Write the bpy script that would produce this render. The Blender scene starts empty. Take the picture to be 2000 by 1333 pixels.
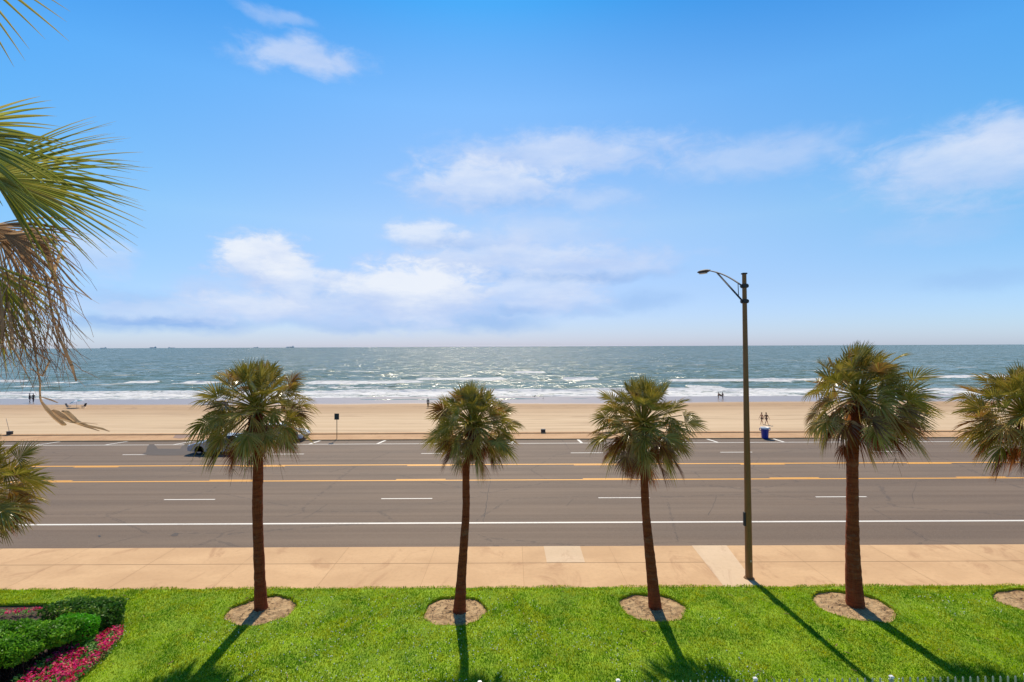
import bpy, bmesh, math, random
import numpy as np
from mathutils import Vector, Matrix
R = math.radians
random.seed(7)
rng = np.random.default_rng(7)
scene = bpy.context.scene
COL = scene.collection

# ------------------------------------------------------------------ camera
H = 8.2            # eye height above the lawn, m
F = 1000.0         # focal length in photo pixels (photo is 2000 wide)
cam_d = bpy.data.cameras.new("camera"); cam = bpy.data.objects.new("camera", cam_d)
COL.objects.link(cam); scene.camera = cam
cam_d.sensor_width = 36; cam_d.lens = 36*F/2000
cam_d.clip_start = 0.05; cam_d.clip_end = 60000
PITCH = math.atan(10.5/F); ROLL = 0.0042
Mr = (Matrix.Rotation(math.pi/2+PITCH, 4, 'X') @ Matrix.Rotation(-ROLL, 4, 'Z'))
cam.matrix_world = Matrix.Translation((0, 0, H)) @ Mr
scene.render.resolution_x = 1024; scene.render.resolution_y = 682

def ray(px, py):
    return (Mr.to_3x3() @ Vector(((px-1000)/F, (666.5-py)/F, -1.0)))
def P(px, py, z=0.0):          # photo pixel -> point on the level z
    d = ray(px, py); t = (z-H)/d.z
    return Vector((0, 0, H)) + d*t
def Pd(px, py, D):             # photo pixel -> point at distance D
    d = ray(px, py); return Vector((0, 0, H)) + d*(D/d.y)

# ------------------------------------------------------------------ light
SUN_EL, SUN_AZ = 49.3, -4.0    # azimuth from +Y, clockwise positive
scene.view_settings.view_transform = 'Standard'; scene.view_settings.look = 'None'
scene.view_settings.exposure = 0.0; scene.view_settings.gamma = 1.0
EXPO = 1.0
sd = bpy.data.lights.new("sun", 'SUN'); sd.energy = 5.0; sd.angle = R(0.55); sd.color = (1.0, 0.88, 0.70)
so = bpy.data.objects.new("sun", sd); COL.objects.link(so)
sv = Vector((math.sin(R(SUN_AZ))*math.cos(R(SUN_EL)), math.cos(R(SUN_AZ))*math.cos(R(SUN_EL)), math.sin(R(SUN_EL))))
so.rotation_euler = sv.to_track_quat('Z', 'Y').to_euler()

# ------------------------------------------------------------------ node helpers
class NT:
    def __init__(s, tree): s.t = tree; s.n = tree.nodes; s.l = tree.links
    def add(s, kind, **kw):
        n = s.n.new(kind)
        for k, v in kw.items():
            if hasattr(n, k): setattr(n, k, v)
        return n
    def inp(s, sock, v):
        if v is None: return
        if isinstance(v, bpy.types.NodeSocket): s.l.new(v, sock)
        else: sock.default_value = v
    def math(s, op, a, b=None, c=None, clamp=False):
        n = s.n.new('ShaderNodeMath'); n.operation = op; n.use_clamp = clamp
        s.inp(n.inputs[0], a); s.inp(n.inputs[1], b)
        if c is not None: s.inp(n.inputs[2], c)
        return n.outputs[0]
    def noise(s, vec, scale, detail=3, rough=.55, dist=0, lac=2.0):
        n = s.n.new('ShaderNodeTexNoise'); s.inp(n.inputs['Vector'], vec)
        n.inputs['Scale'].default_value = scale; n.inputs['Detail'].default_value = detail
        n.inputs['Roughness'].default_value = rough; n.inputs['Distortion'].default_value = dist
        n.inputs['Lacunarity'].default_value = lac
        return n.outputs['Fac']
    def voro(s, vec, scale, feature='F1'):
        n = s.n.new('ShaderNodeTexVoronoi'); n.feature = feature; s.inp(n.inputs['Vector'], vec)
        n.inputs['Scale'].default_value = scale
        return n.outputs['Distance']
    def ramp(s, fac, stops, interp='LINEAR'):
        n = s.n.new('ShaderNodeValToRGB'); n.color_ramp.interpolation = interp
        e = n.color_ramp.elements
        while len(e) < len(stops): e.new(.5)
        for el, (p, c) in zip(e, stops):
            el.position = p; el.color = (c, c, c, 1) if isinstance(c, (int, float)) else (*c, 1)
        s.inp(n.inputs[0], fac); return n.outputs[0]
    def mix(s, fac, a, b, blend='MIX'):
        n = s.n.new('ShaderNodeMix'); n.data_type = 'RGBA'; n.blend_type = blend
        s.inp(n.inputs[0], fac)
        s.inp(n.inputs[6], (*a, 1) if isinstance(a, tuple) else a)
        s.inp(n.inputs[7], (*b, 1) if isinstance(b, tuple) else b)
        return n.outputs[2]
    def smooth(s, v, lo, hi, a=0.0, b=1.0):
        n = s.n.new('ShaderNodeMapRange'); n.interpolation_type = 'SMOOTHSTEP'
        s.inp(n.inputs[0], v); n.inputs[1].default_value = lo; n.inputs[2].default_value = hi
        n.inputs[3].default_value = a; n.inputs[4].default_value = b
        return n.outputs[0]
    def mapping(s, vec, scale=(1, 1, 1), rot=(0, 0, 0), loc=(0, 0, 0)):
        n = s.n.new('ShaderNodeMapping'); s.inp(n.inputs[0], vec)
        n.inputs[1].default_value = loc; n.inputs[2].default_value = rot; n.inputs[3].default_value = scale
        return n.outputs[0]
    def bump(s, h, strength=.5, dist=.02, normal=None):
        n = s.n.new('ShaderNodeBump'); s.inp(n.inputs['Height'], h)
        n.inputs['Strength'].default_value = strength; n.inputs['Distance'].default_value = dist
        if normal is not None: s.inp(n.inputs['Normal'], normal)
        return n.outputs[0]

def material(name):
    m = bpy.data.materials.new(name); m.use_nodes = True
    t = NT(m.node_tree); b = t.n['Principled BSDF']
    t.b = b; t.out = t.n['Material Output']
    t.obj = t.add('ShaderNodeTexCoord').outputs['Object']
    t.pos = t.add('ShaderNodeNewGeometry').outputs['Position']
    return m, t
def simple(name, col, rough=.6, metal=0.0, var=.12, scale=6.0, bump=0.0, spec=.5):
    m, t = material(name)
    n = t.noise(t.obj, scale, 4)
    c = t.mix(n, tuple(x*(1-var) for x in col), tuple(min(1, x*(1+var)) for x in col))
    t.l.new(c, t.b.inputs['Base Color'])
    t.b.inputs['Roughness'].default_value = rough; t.b.inputs['Metallic'].default_value = metal
    t.b.inputs['Specular IOR Level'].default_value = spec
    if bump: t.l.new(t.bump(n, bump, .01), t.b.inputs['Normal'])
    return m

# ------------------------------------------------------------------ sky
world = bpy.data.worlds.new("World"); scene.world = world; world.use_nodes = True
w = NT(world.node_tree); bg = w.n['Background']
SKY_S = 0.12
bg.inputs[1].default_value = SKY_S
sky = w.add('ShaderNodeTexSky'); sky.sky_type = 'NISHITA'; sky.sun_disc = False
sky.sun_elevation = R(SUN_EL); sky.sun_rotation = R(SUN_AZ)
sky.air_density = 1.0; sky.dust_density = 0.35; sky.ozone_density = 2.5; sky.altitude = 0
dirv = w.add('ShaderNodeTexCoord').outputs['Generated']
sp = w.add('ShaderNodeSeparateXYZ'); w.l.new(dirv, sp.inputs[0])
az = w.math('ARCTAN2', sp.outputs[0], sp.outputs[1])
hor = w.math('SQRT', w.math('ADD', w.math('MULTIPLY', sp.outputs[0], sp.outputs[0]), w.math('MULTIPLY', sp.outputs[1], sp.outputs[1])))
el = w.math('ARCTAN2', sp.outputs[2], hor)
cmb = w.add('ShaderNodeCombineXYZ'); w.l.new(az, cmb.inputs[0]); w.l.new(el, cmb.inputs[1])
uv = cmb.outputs[0]
# large warp so that cloud outlines are ragged
wn = w.add('ShaderNodeTexNoise'); w.l.new(w.mapping(uv, (1, 1.6, 1)), wn.inputs['Vector'])
wn.inputs['Scale'].default_value = 9; wn.inputs['Detail'].default_value = 6; wn.inputs['Roughness'].default_value = .6
wsub = w.add('ShaderNodeVectorMath', operation='SUBTRACT'); w.l.new(wn.outputs['Color'], wsub.inputs[0]); wsub.inputs[1].default_value = (.5, .5, .5)
wsc = w.add('ShaderNodeVectorMath', operation='MULTIPLY'); w.l.new(wsub.outputs[0], wsc.inputs[0]); wsc.inputs[1].default_value = (.12, .055, 0)
wad = w.add('ShaderNodeVectorMath', operation='ADD'); w.l.new(uv, wad.inputs[0]); w.l.new(wsc.outputs[0], wad.inputs[1])
uvw = wad.outputs[0]
fine = w.noise(w.mapping(uv, (1, 2.0, 1)), 19, 9, .62, .4)
fine2 = w.noise(w.mapping(uv, (1, 3.0, 1), loc=(3.1, 1.7, 0)), 7, 6, .6)
def azel(px, py):
    d = ray(px, py); return math.atan2(d.x, d.y), math.atan2(d.z, math.hypot(d.x, d.y))
# (px, py, half width px, half height px, density, edge softness, whiteness 0..1)
CLOUDS = [
 (540, 28, 62, 16, .42, .8, .4), (590, 112, 98, 30, .72, .7, .5), (640, 128, 70, 20, .45, .9, .3),
 (1090, 303, 210, 34, .80, .7, .45), (1480, 308, 170, 34, .55, .9, .35), (950, 360, 135, 42, .85, .55, .7),
 (1150, 388, 80, 20, .5, .8, .5), (1900, 318, 250, 66, .78, .7, .6), (1975, 265, 110, 42, .7, .7, .7), (1860, 440, 140, 24, .25, 1., .1),
 (828, 456, 66, 26, .85, .5, .9), (1060, 455, 130, 30, .50, .8, .4), (1000, 505, 190, 30, .75, .6, .55), (1190, 515, 110, 30, .45, .9, .3),
 (505, 505, 80, 44, 1., .3, .95), (575, 552, 58, 50, .9, .45, .85), (660, 540, 36, 20, .75, .5, .8),
 (805, 572, 125, 56, 1., .35, .9), (880, 585, 60, 36, .8, .5, .8), (1040, 572, 110, 38, .75, .5, .65),
 (960, 470, 90, 20, .6, .7, .35), (1100, 520, 200, 22, .6, .7, .3), (880, 520, 90, 22, .6, .7, .4), (1110, 590, 80, 22, .6, .6, .45), (420, 560, 70, 22, .5, .8, .4), (620, 600, 120, 20, .6, .7, .45),
 (500, 602, 110, 26, .75, .6, .7), (330, 606, 150, 22, .65, .7, .45), (170, 498, 78, 36, .6, .7, .8), (700, 602, 260, 30, .65, .7, .5),
]
SHADES = [(330, 628, 200, 13, .8), (1120, 540, 200, 13, .75), (870, 475, 110, 14, .5), (1010, 610, 90, 12, .6), (960, 628, 120, 22, .5), (300, 630, 260, 18, .5), (720, 632, 240, 14, .4), (1250, 590, 100, 22, .35),
          (250, 588, 120, 30, .35), (1000, 400, 110, 16, .3), (1900, 545, 160, 20, .25), (640, 575, 60, 26, .3), (1140, 610, 90, 14, .3)]
alpha = None; white = None
for (px, py, rx, ry, dn, sf, wh) in CLOUDS:
    a, e = azel(px, py); a2, _ = azel(px+rx, py); _, e2 = azel(px, py-ry)
    ra = max(abs(a2-a), .01); re = max(abs(e2-e), .008)
    s_ = w.add('ShaderNodeVectorMath', operation='SUBTRACT'); w.l.new(uvw, s_.inputs[0]); s_.inputs[1].default_value = (a, e, 0)
    m_ = w.add('ShaderNodeVectorMath', operation='MULTIPLY'); w.l.new(s_.outputs[0], m_.inputs[0]); m_.inputs[1].default_value = (1/(ra*1.25), 1/(re*1.3), 0)
    l_ = w.add('ShaderNodeVectorMath', operation='LENGTH'); w.l.new(m_.outputs[0], l_.inputs[0])
    v = w.math('SUBTRACT', 1.0, l_.outputs['Value'])
    v = w.math('ADD', v, w.math('MULTIPLY', w.math('SUBTRACT', fine, .5), 1.3))
    s2 = w.add('ShaderNodeSeparateXYZ'); w.l.new(m_.outputs[0], s2.inputs[0]); vy = s2.outputs[1]
    k = w.smooth(v, -.14-.30*sf, .22+.66*sf, 0, dn*.96)
    alpha = k if alpha is None else w.math('SUBTRACT', 1.0, w.math('MULTIPLY', w.math('SUBTRACT', 1.0, alpha), w.math('SUBTRACT', 1.0, k)))
    kw = w.math('MULTIPLY', k, w.smooth(w.math('ADD', vy, w.math('MULTIPLY', w.math('SUBTRACT', fine2, .5), 1.6)), -.75, .55, wh*.25, wh*1.12))
    white = kw if white is None else w.math('MAXIMUM', white, kw)
shade = None
for (px, py, rx, ry, dn) in SHADES:
    a, e = azel(px, py); a2, _ = azel(px+rx, py); _, e2 = azel(px, py-ry)
    ra = max(abs(a2-a), .01); re = max(abs(e2-e), .008)
    s_ = w.add('ShaderNodeVectorMath', operation='SUBTRACT'); w.l.new(uvw, s_.inputs[0]); s_.inputs[1].default_value = (a, e, 0)
    m_ = w.add('ShaderNodeVectorMath', operation='MULTIPLY'); w.l.new(s_.outputs[0], m_.inputs[0]); m_.inputs[1].default_value = (1/(ra*1.2), 1/(re*1.3), 0)
    l_ = w.add('ShaderNodeVectorMath', operation='LENGTH'); w.l.new(m_.outputs[0], l_.inputs[0])
    k = w.smooth(w.math('SUBTRACT', 1.0, l_.outputs['Value']), -.1, .9, 0, dn)
    shade = k if shade is None else w.math('MAXIMUM', shade, k)
K = 1.0/(SKY_S*EXPO)
def lin(r, g, b):
    f = lambda c: ((c/255+.055)/1.055)**2.4 if c > 10 else c/255/12.92
    return (f(r), f(g), f(b))
def kc(*c): return tuple(x*K for x in lin(*c))
# air colour: nishita, tinted deeper blue; unseen upper sky darkened to deepen shadows
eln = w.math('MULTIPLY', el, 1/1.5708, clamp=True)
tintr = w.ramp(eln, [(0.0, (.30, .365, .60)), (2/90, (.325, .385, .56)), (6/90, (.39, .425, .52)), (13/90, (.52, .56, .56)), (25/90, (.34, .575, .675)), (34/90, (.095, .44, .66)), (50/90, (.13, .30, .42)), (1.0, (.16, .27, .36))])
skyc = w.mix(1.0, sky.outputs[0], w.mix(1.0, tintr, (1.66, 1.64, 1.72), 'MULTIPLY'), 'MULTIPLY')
hz_ = w.math('MULTIPLY', w.smooth(el, 0, .22, 1, 0), w.math('MINIMUM', w.math('MULTIPLY', az, az), .7))
skyc = w.mix(hz_, skyc, w.mix(1.0, skyc, (1.45, 1.45, 1.35), 'MULTIPLY'))
az2 = w.math('MINIMUM', w.math('MULTIPLY', az, az), .7)
skyc = w.mix(w.math('MULTIPLY', w.math('MULTIPLY', az2, 1.43), w.smooth(el, .0, .30, .12, 1)), skyc, w.mix(1.0, skyc, (.68, 1.14, 1.22), 'MULTIPLY'))
cloudc = w.mix(w.math('ADD', white, w.math('MULTIPLY', w.math('SUBTRACT', fine2, .5), .9), clamp=True), kc(186, 208, 246), kc(236, 242, 252))
skyc = w.mix(w.math('MULTIPLY', shade, 1.35, clamp=True), skyc, kc(146, 186, 238))
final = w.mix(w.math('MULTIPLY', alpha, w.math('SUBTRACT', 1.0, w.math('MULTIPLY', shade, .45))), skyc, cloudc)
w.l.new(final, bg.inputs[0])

# ------------------------------------------------------------------ object helpers
def meta(o, label=None, cat=None, group=None, kind=None):
    if label: o['label'] = label
    if cat: o['category'] = cat
    if group: o['group'] = group
    if kind: o['kind'] = kind
    return o
def thing(name, loc, label, cat, group=None, rz=0):
    o = bpy.data.objects.new(name, None); COL.objects.link(o); o.location = loc; o.rotation_euler = (0, 0, rz)
    o.empty_display_size = .2
    return meta(o, label, cat, group)
def mesh_obj(name, verts, faces, mat, parent=None, smooth=False, world_space=True):
    me = bpy.data.meshes.new(name)
    me.from_pydata([tuple(v) for v in verts], [], [tuple(f) for f in faces]); me.update()
    o = bpy.data.objects.new(name, me); COL.objects.link(o)
    if mat: me.materials.append(mat)
    if smooth: me.polygons.foreach_set('use_smooth', [True]*len(me.polygons))
    if parent:
        o.parent = parent
        if world_space:     # vertices were given in world space
            root = parent; M = Matrix.Identity(4)
            chain = []
            while root: chain.append(root); root = root.parent
            for c in reversed(chain): M = M @ (Matrix.Translation(c.location) @ c.rotation_euler.to_matrix().to_4x4())
            me.transform(M.inverted())
    return o
def bm_obj(name, bm, mat, parent=None, smooth=False, world_space=True):
    bmesh.ops.recalc_face_normals(bm, faces=bm.faces)
    vs = [v.co.copy() for v in bm.verts]; bm.verts.index_update()
    fs = [[v.index for v in f.verts] for f in bm.faces]; bm.free()
    return mesh_obj(name, vs, fs, mat, parent, smooth, world_space)
def big_mesh(name, V, Fc, mat, attrs=None, parent=None, smooth=False, nper=3):
    """V (n,3) and Fc (m,nper) numpy arrays."""
    me = bpy.data.meshes.new(name); V = np.asarray(V, np.float32); Fc = np.asarray(Fc, np.int32)
    me.vertices.add(len(V)); me.vertices.foreach_set('co', V.ravel())
    me.loops.add(Fc.size); me.loops.foreach_set('vertex_index', Fc.ravel())
    me.polygons.add(len(Fc)); me.polygons.foreach_set('loop_start', np.arange(0, Fc.size, nper, dtype=np.int32))
    if smooth: me.polygons.foreach_set('use_smooth', np.ones(len(Fc), bool))
    me.update(calc_edges=True); me.validate()
    for k, a in (attrs or {}).items():
        at = me.attributes.new(k, 'FLOAT', 'POINT'); at.data.foreach_set('value', np.asarray(a, np.float32))
    o = bpy.data.objects.new(name, me); COL.objects.link(o)
    if mat: me.materials.append(mat)
    if parent: o.parent = parent
    return o
def box(bm, c, s, rz=0, bev=0):
    r = bmesh.ops.create_cube(bm, size=1.0)
    M = Matrix.Translation(c) @ Matrix.Rotation(rz, 4, 'Z') @ Matrix.Diagonal((*s, 1))
    bmesh.ops.transform(bm, matrix=M, verts=r['verts'])
    if bev:
        es = list({e for v in r['verts'] for e in v.link_edges})
        bmesh.ops.bevel(bm, geom=es, offset=bev, segments=2, affect='EDGES')
def tube_data(pts, radii, n=10, cap=True):
    V = []; Fc = []; pts = [Vector(p) for p in pts]
    up = Vector((0, 0, 1)); prev = None
    for i, p in enumerate(pts):
        a = pts[max(0, i-1)]; b = pts[min(len(pts)-1, i+1)]; t = (b-a).normalized()
        if prev is None:
            ref = up if abs(t.z) < .9 else Vector((1, 0, 0)); s = t.cross(ref).normalized()
        else: s = (prev - t*prev.dot(t)).normalized()
        prev = s; q = t.cross(s)
        r = radii[i] if hasattr(radii, '__len__') else radii
        for k in range(n):
            an = 2*math.pi*k/n; V.append(p + (s*math.cos(an)+q*math.sin(an))*r)
    for i in range(len(pts)-1):
        for k in range(n):
            a = i*n+k; b = i*n+(k+1) % n; Fc.append((a, b, b+n, a+n))
    if cap:
        Fc.append(tuple(range(n-1, -1, -1))); Fc.append(tuple(range((len(pts)-1)*n, len(pts)*n)))
    return V, Fc
def join(*parts):
    V = []; Fc = []
    for v, f in parts:
        o = len(V); V += list(v); Fc += [tuple(i+o for i in g) for g in f]
    return V, Fc
def tube(name, pts, radii, mat, parent=None, n=10, smooth=True):
    return mesh_obj(name, *tube_data(pts, radii, n), mat, parent, smooth)
def sheet(name, x0, x1, y0, y1, z, mat, parent=None, kind='structure'):
    o = mesh_obj(name, [(x0, y0, z), (x1, y0, z), (x1, y1, z), (x0, y1, z)], [(0, 1, 2, 3)], mat, parent)
    if kind and not parent: meta(o, kind=kind)
    return o
# cheap value noise for numpy
def vnoise(x, y, seed=0):
    xi = np.floor(x).astype(np.int64); yi = np.floor(y).astype(np.int64); fx = x-xi; fy = y-yi
    fx = fx*fx*(3-2*fx); fy = fy*fy*(3-2*fy)
    def h(a, b):
        n = (a*374761393 + b*668265263 + seed*2147483647) & 0xffffffff
        n = ((n ^ (n >> 13))*1274126177) & 0xffffffff
        return ((n ^ (n >> 16)) & 0xffff)/65535.0
    return (h(xi, yi)*(1-fx)+h(xi+1, yi)*fx)*(1-fy)+(h(xi, yi+1)*(1-fx)+h(xi+1, yi+1)*fx)*fy
def fbm(x, y, oct=4, seed=0):
    s = 0; a = .5
    for o in range(oct): s = s+a*vnoise(x*2**o, y*2**o, seed+o*17); a *= .5
    return s

# ------------------------------------------------------------------ materials of the setting
def mat_asphalt():
    m, t = material('asphalt')
    p = t.pos
    lanes = t.noise(t.mapping(p, (.02, 1.3, 1)), 1.0, 3, .6)        # long streaks along the lanes
    blot = t.noise(t.mapping(p, (.12, .5, 1)), 1.0, 5, .6)
    grain = t.noise(p, 26, 4, .7)
    speck = t.voro(p, 30)
    c = t.mix(t.smooth(lanes, .36, .62), (.132, .088, .059), (.190, .133, .090))
    c = t.mix(t.smooth(blot, .35, .7, 0, .55), c, (.118, .085, .062))
    c = t.mix(t.math('MULTIPLY', t.smooth(grain, .35, .72), .55), c, (.24, .175, .12))
    c = t.mix(t.smooth(speck, .0, .25, .35, 0), c, (.06, .05, .045))
    # tar-sealed cracks
    ck = t.voro(t.mapping(p, (.11, .17, 1)), 1.0, 'DISTANCE_TO_EDGE')
    wob = t.math('ADD', ck, t.math('MULTIPLY', t.math('SUBTRACT', t.noise(p, 2.5, 4), .5), .05))
    c = t.mix(t.smooth(t.math('ABSOLUTE', wob), .0, .006, .45, 0), c, (.05, .042, .04))
    t.l.new(c, t.b.inputs['Base Color']); t.b.inputs['Roughness'].default_value = .82
    t.b.inputs['Specular IOR Level'].default_value = .35
    t.l.new(t.bump(grain, .5, .012), t.b.inputs['Normal'])
    return m
YJ = P(1000, 1100, 0).y
def mat_concrete(name, a, b, joints=True):
    m, t = material(name); p = t.pos
    n1 = t.noise(t.mapping(p, (.35, .6, 1)), 1.0, 6, .6, .6); n2 = t.noise(p, 7, 5, .6); g = t.noise(p, 60, 3, .7)
    c = t.mix(t.smooth(n1, .3, .72), b, a)
    c = t.mix(t.math('MULTIPLY', t.smooth(n2, .4, .8), .35), c, tuple(x*.82 for x in b))
    st = t.noise(t.mapping(p, (.5, .28, 1), rot=(0, 0, .5)), 1.3, 6, .7, 1.2)
    c = t.mix(t.smooth(st, .52, .68, 0, .6), c, tuple(x*y for x, y in zip(b, (.72, .62, .6))))
    c = t.mix(t.math('MULTIPLY', t.smooth(g, .5, .9), .25), c, tuple(min(1, x*1.25) for x in a))
    c = t.mix(t.smooth(t.voro(p, 2.2), .0, .035, .5, 0), c, (.12, .09, .07))
    if joints:
        ps = t.add('ShaderNodeSeparateXYZ'); t.l.new(p, ps.inputs[0])
        ix = t.math('FLOOR', t.math('DIVIDE', t.math('SUBTRACT', ps.outputs[0], .38), 3.55)); iy = t.math('FLOOR', t.math('DIVIDE', t.math('SUBTRACT', ps.outputs[1], YJ), 8))
        cv = t.add('ShaderNodeCombineXYZ'); t.l.new(ix, cv.inputs[0]); t.l.new(iy, cv.inputs[1])
        wnz = t.add('ShaderNodeTexWhiteNoise'); t.l.new(cv.outputs[0], wnz.inputs['Vector'])
        c = t.mix(t.math('MULTIPLY', wnz.outputs['Value'], .22), c, tuple(x*.72 for x in b))
    t.l.new(c, t.b.inputs['Base Color']); t.b.inputs['Roughness'].default_value = .85
    t.b.inputs['Specular IOR Level'].default_value = .3
    t.l.new(t.bump(g, .3, .006), t.b.inputs['Normal'])
    return m
def mat_paint(name, col, wear=.45):
    m, t = material(name); p = t.pos
    n = t.noise(p, 9, 6, .7); n2 = t.noise(t.mapping(p, (.3, 1, 1)), 1.0, 4, .6)
    c = t.mix(t.smooth(t.math('ADD', t.math('MULTIPLY', n, .6), t.math('MULTIPLY', n2, .5)), .56, .8, 0, wear), col, (.17, .14, .12))
    t.l.new(c, t.b.inputs['Base Color']); t.b.inputs['Roughness'].default_value = .6
    return m
M_ASPH = mat_asphalt()
M_WALK = mat_concrete('sidewalk_concrete', (.69, .445, .235), (.58, .36, .185))
M_PALE = mat_concrete('pale_concrete', (.72, .53, .34), (.66, .48, .30))
M_FARWALK = mat_concrete('seawall_concrete', (.60, .37, .19), (.50, .29, .14))
M_JOINT = simple('joint_dirt', (.40, .24, .12), .9)
M_WHITE = mat_paint('white_paint', (.80, .75, .66), .6)
M_YELLOW = mat_paint('yellow_paint', (.88, .40, .03), .15)

def mat_sand():
    m, t = material('sand'); p = t.pos
    sy = t.add('ShaderNodeSeparateXYZ'); t.l.new(p, sy.inputs[0])
    edge = t.math('ADD', sy.outputs[1], t.math('MULTIPLY', t.math('SUBTRACT', t.noise(t.mapping(p, (.03, .03, 1)), 1, 5), .5), 10))
    streak = t.noise(t.mapping(p, (.015, .28, 1)), 1.0, 6, .65)
    blot = t.noise(t.mapping(p, (.05, .25, 1)), 1.0, 6, .65, .5)
    g = t.noise(p, 6, 5, .7)
    dry = t.mix(t.smooth(streak, .3, .7), (.55, .39, .225), (.63, .46, .28))
    damp = t.mix(t.smooth(streak, .35, .65), (.40, .25, .125), (.48, .315, .17))
    c = t.mix(t.smooth(edge, 86, 107), dry, damp)
    c = t.mix(t.smooth(blot, .52, .70, 0, .6), c, (.36, .23, .125))
    c = t.mix(t.smooth(g, .5, .8, 0, .25), c, (.42, .30, .19))
    # kelp and litter flecks along the high-tide line
    wrack = t.smooth(t.math('ABSOLUTE', t.math('SUBTRACT', edge, 106)), 0, 4, 1, 0)
    fl = t.noise(t.mapping(p, (.25, .8, 1)), 1.2, 5, .7)
    c = t.mix(t.math('MULTIPLY', wrack, t.smooth(fl, .54, .62, 0, .85)), c, (.24, .14, .08))
    for off, per, st_ in ((0, 0, 0),):
        pass
    tw = t.math('ADD', sy.outputs[1], t.math('MULTIPLY', t.noise(t.mapping(p, (.012, 0, 0)), 1.0, 2), 16))
    for k_, (y0, a_) in enumerate(((84, .5), (86.0, .5), (93.5, .6), (95.6, .6), (99, .35), (104, .4), (106, .4), (111.5, .5), (113.4, .5))):
        ln_ = t.smooth(t.math('ABSOLUTE', t.math('SUBTRACT', tw, y0+1.2*math.sin(k_*7))), .0, .35, a_, 0)
        c = t.mix(t.math('MULTIPLY', ln_, t.smooth(blot, .38, .6)), c, (.33, .22, .12))
    wet = t.smooth(edge, 110.5, 114.5)
    c = t.mix(wet, c, (.33, .25, .20))
    t.l.new(c, t.b.inputs['Base Color'])
    t.l.new(t.math('SUBTRACT', .9, t.math('MULTIPLY', wet, .60)), t.b.inputs['Roughness'])
    t.l.new(t.bump(t.math('ADD', g, t.math('MULTIPLY', blot, .5)), .25, .05), t.b.inputs['Normal'])
    return m
M_SAND = mat_sand()

def mat_sea():
    m, t = material('sea_water'); p = t.pos
    def att(n):
        a = t.add('ShaderNodeAttribute'); a.attribute_name = n; return a.outputs['Fac']
    foam_a = att('foam')
    sy = t.add('ShaderNodeSeparateXYZ'); t.l.new(p, sy.inputs[0]); Y = sy.outputs[1]
    big = t.noise(t.mapping(p, (.006, .02, 1)), 1.0, 5, .6)
    near = t.smooth(Y, 125, 420, 1, 0)
    c = t.mix(t.smooth(big, .35, .65), (.100, .148, .102), (.128, .172, .118))
    c = t.mix(t.math('MULTIPLY', near, .75), c, t.mix(t.smooth(t.noise(t.mapping(p, (.02, .12, 1)), 1, 4), .35, .65), (.13, .22, .195), (.19, .23, .165)))
    # chop: three scales, longer across the shore than along the view
    n1 = t.noise(t.mapping(p, (.10, .33, 1), rot=(0, 0, .12)), 1.0, 4, .6, .4)
    n2 = t.noise(t.mapping(p, (.5, 1.3, 1), rot=(0, 0, -.2)), 1.0, 5, .62, .6)
    n3 = t.noise(t.mapping(p, (.02, .07, 1)), 1.0, 4, .6)
    def ncol(vec, scale, detail, rough, dist):
        n = t.add('ShaderNodeTexNoise'); t.l.new(vec, n.inputs['Vector']); n.inputs['Scale'].default_value = scale; n.inputs['Detail'].default_value = detail
        n.inputs['Roughness'].default_value = rough; n.inputs['Distortion'].default_value = dist
        sp_ = t.add('ShaderNodeSeparateColor'); t.l.new(n.outputs['Color'], sp_.inputs[0]); return sp_.outputs
    ca = ncol(t.mapping(p, (.10, .22, 1), rot=(0, 0, .1)), 1.0, 9, .78, 1.0)
    sx = t.math('MULTIPLY', t.math('SUBTRACT', ca[0], .5), 3.7)
    syy = t.math('MULTIPLY', t.math('ABSOLUTE', t.math('SUBTRACT', ca[1], .5)), -4.4)
    cv = t.add('ShaderNodeCombineXYZ'); t.l.new(sx, cv.inputs[0]); t.l.new(syy, cv.inputs[1])
    gn = t.add('ShaderNodeNewGeometry'); av = t.add('ShaderNodeVectorMath', operation='ADD'); t.l.new(gn.outputs['Normal'], av.inputs[0]); t.l.new(cv.outputs[0], av.inputs[1])
    nv = t.add('ShaderNodeVectorMath', operation='NORMALIZE'); t.l.new(av.outputs[0], nv.inputs[0]); bp = nv.outputs[0]
    # foam: painted by the wave model (attribute) and broken up here, plus white caps
    fn = t.noise(t.mapping(p, (.35, .8, 1)), 1.0, 6, .68, .8)
    fm = t.smooth(t.math('ADD', foam_a, t.math('MULTIPLY', t.math('SUBTRACT', fn, .5), 1.9)), .36, .66)
    cap = t.noise(t.mapping(p, (.035, .12, 1)), 1.0, 7, .66, .5)
    capm = t.math('MULTIPLY', t.smooth(cap, .60, .66, 0, .7), t.smooth(Y, 150, 190))
    fm = t.math('MAXIMUM', fm, capm)
    c = t.mix(fm, c, t.mix(t.smooth(fn, .3, .6), (.62, .60, .57), (.86, .84, .80)))
    t.l.new(c, t.b.inputs['Base Color'])
    t.l.new(t.math('ADD', .165, t.math('MULTIPLY', fm, .6)), t.b.inputs['Roughness'])
    t.b.inputs['IOR'].default_value = 1.333; t.b.inputs['Specular IOR Level'].default_value = .13
    t.l.new(bp, t.b.inputs['Normal'])
    return m
M_SEA = mat_sea()

# ------------------------------------------------------------------ the setting
Y_LAWN0, Y_LAWN1 = 4.0, 17.42
Y_CURB = 21.1
ZR = -.13
road_near = P(1000, 1064, ZR).y; 
Y_EDGEF = P(1000, 859.5, ZR).y
Y_WALL = P(1000, 844.5, 0).y
XB = 140.0
Z_BEACH = -4.0
sheet('ground', -400, 400, -60, Y_WALL-.6, -.30, simple('packed_earth', (.22, .16, .10), .95))
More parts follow.
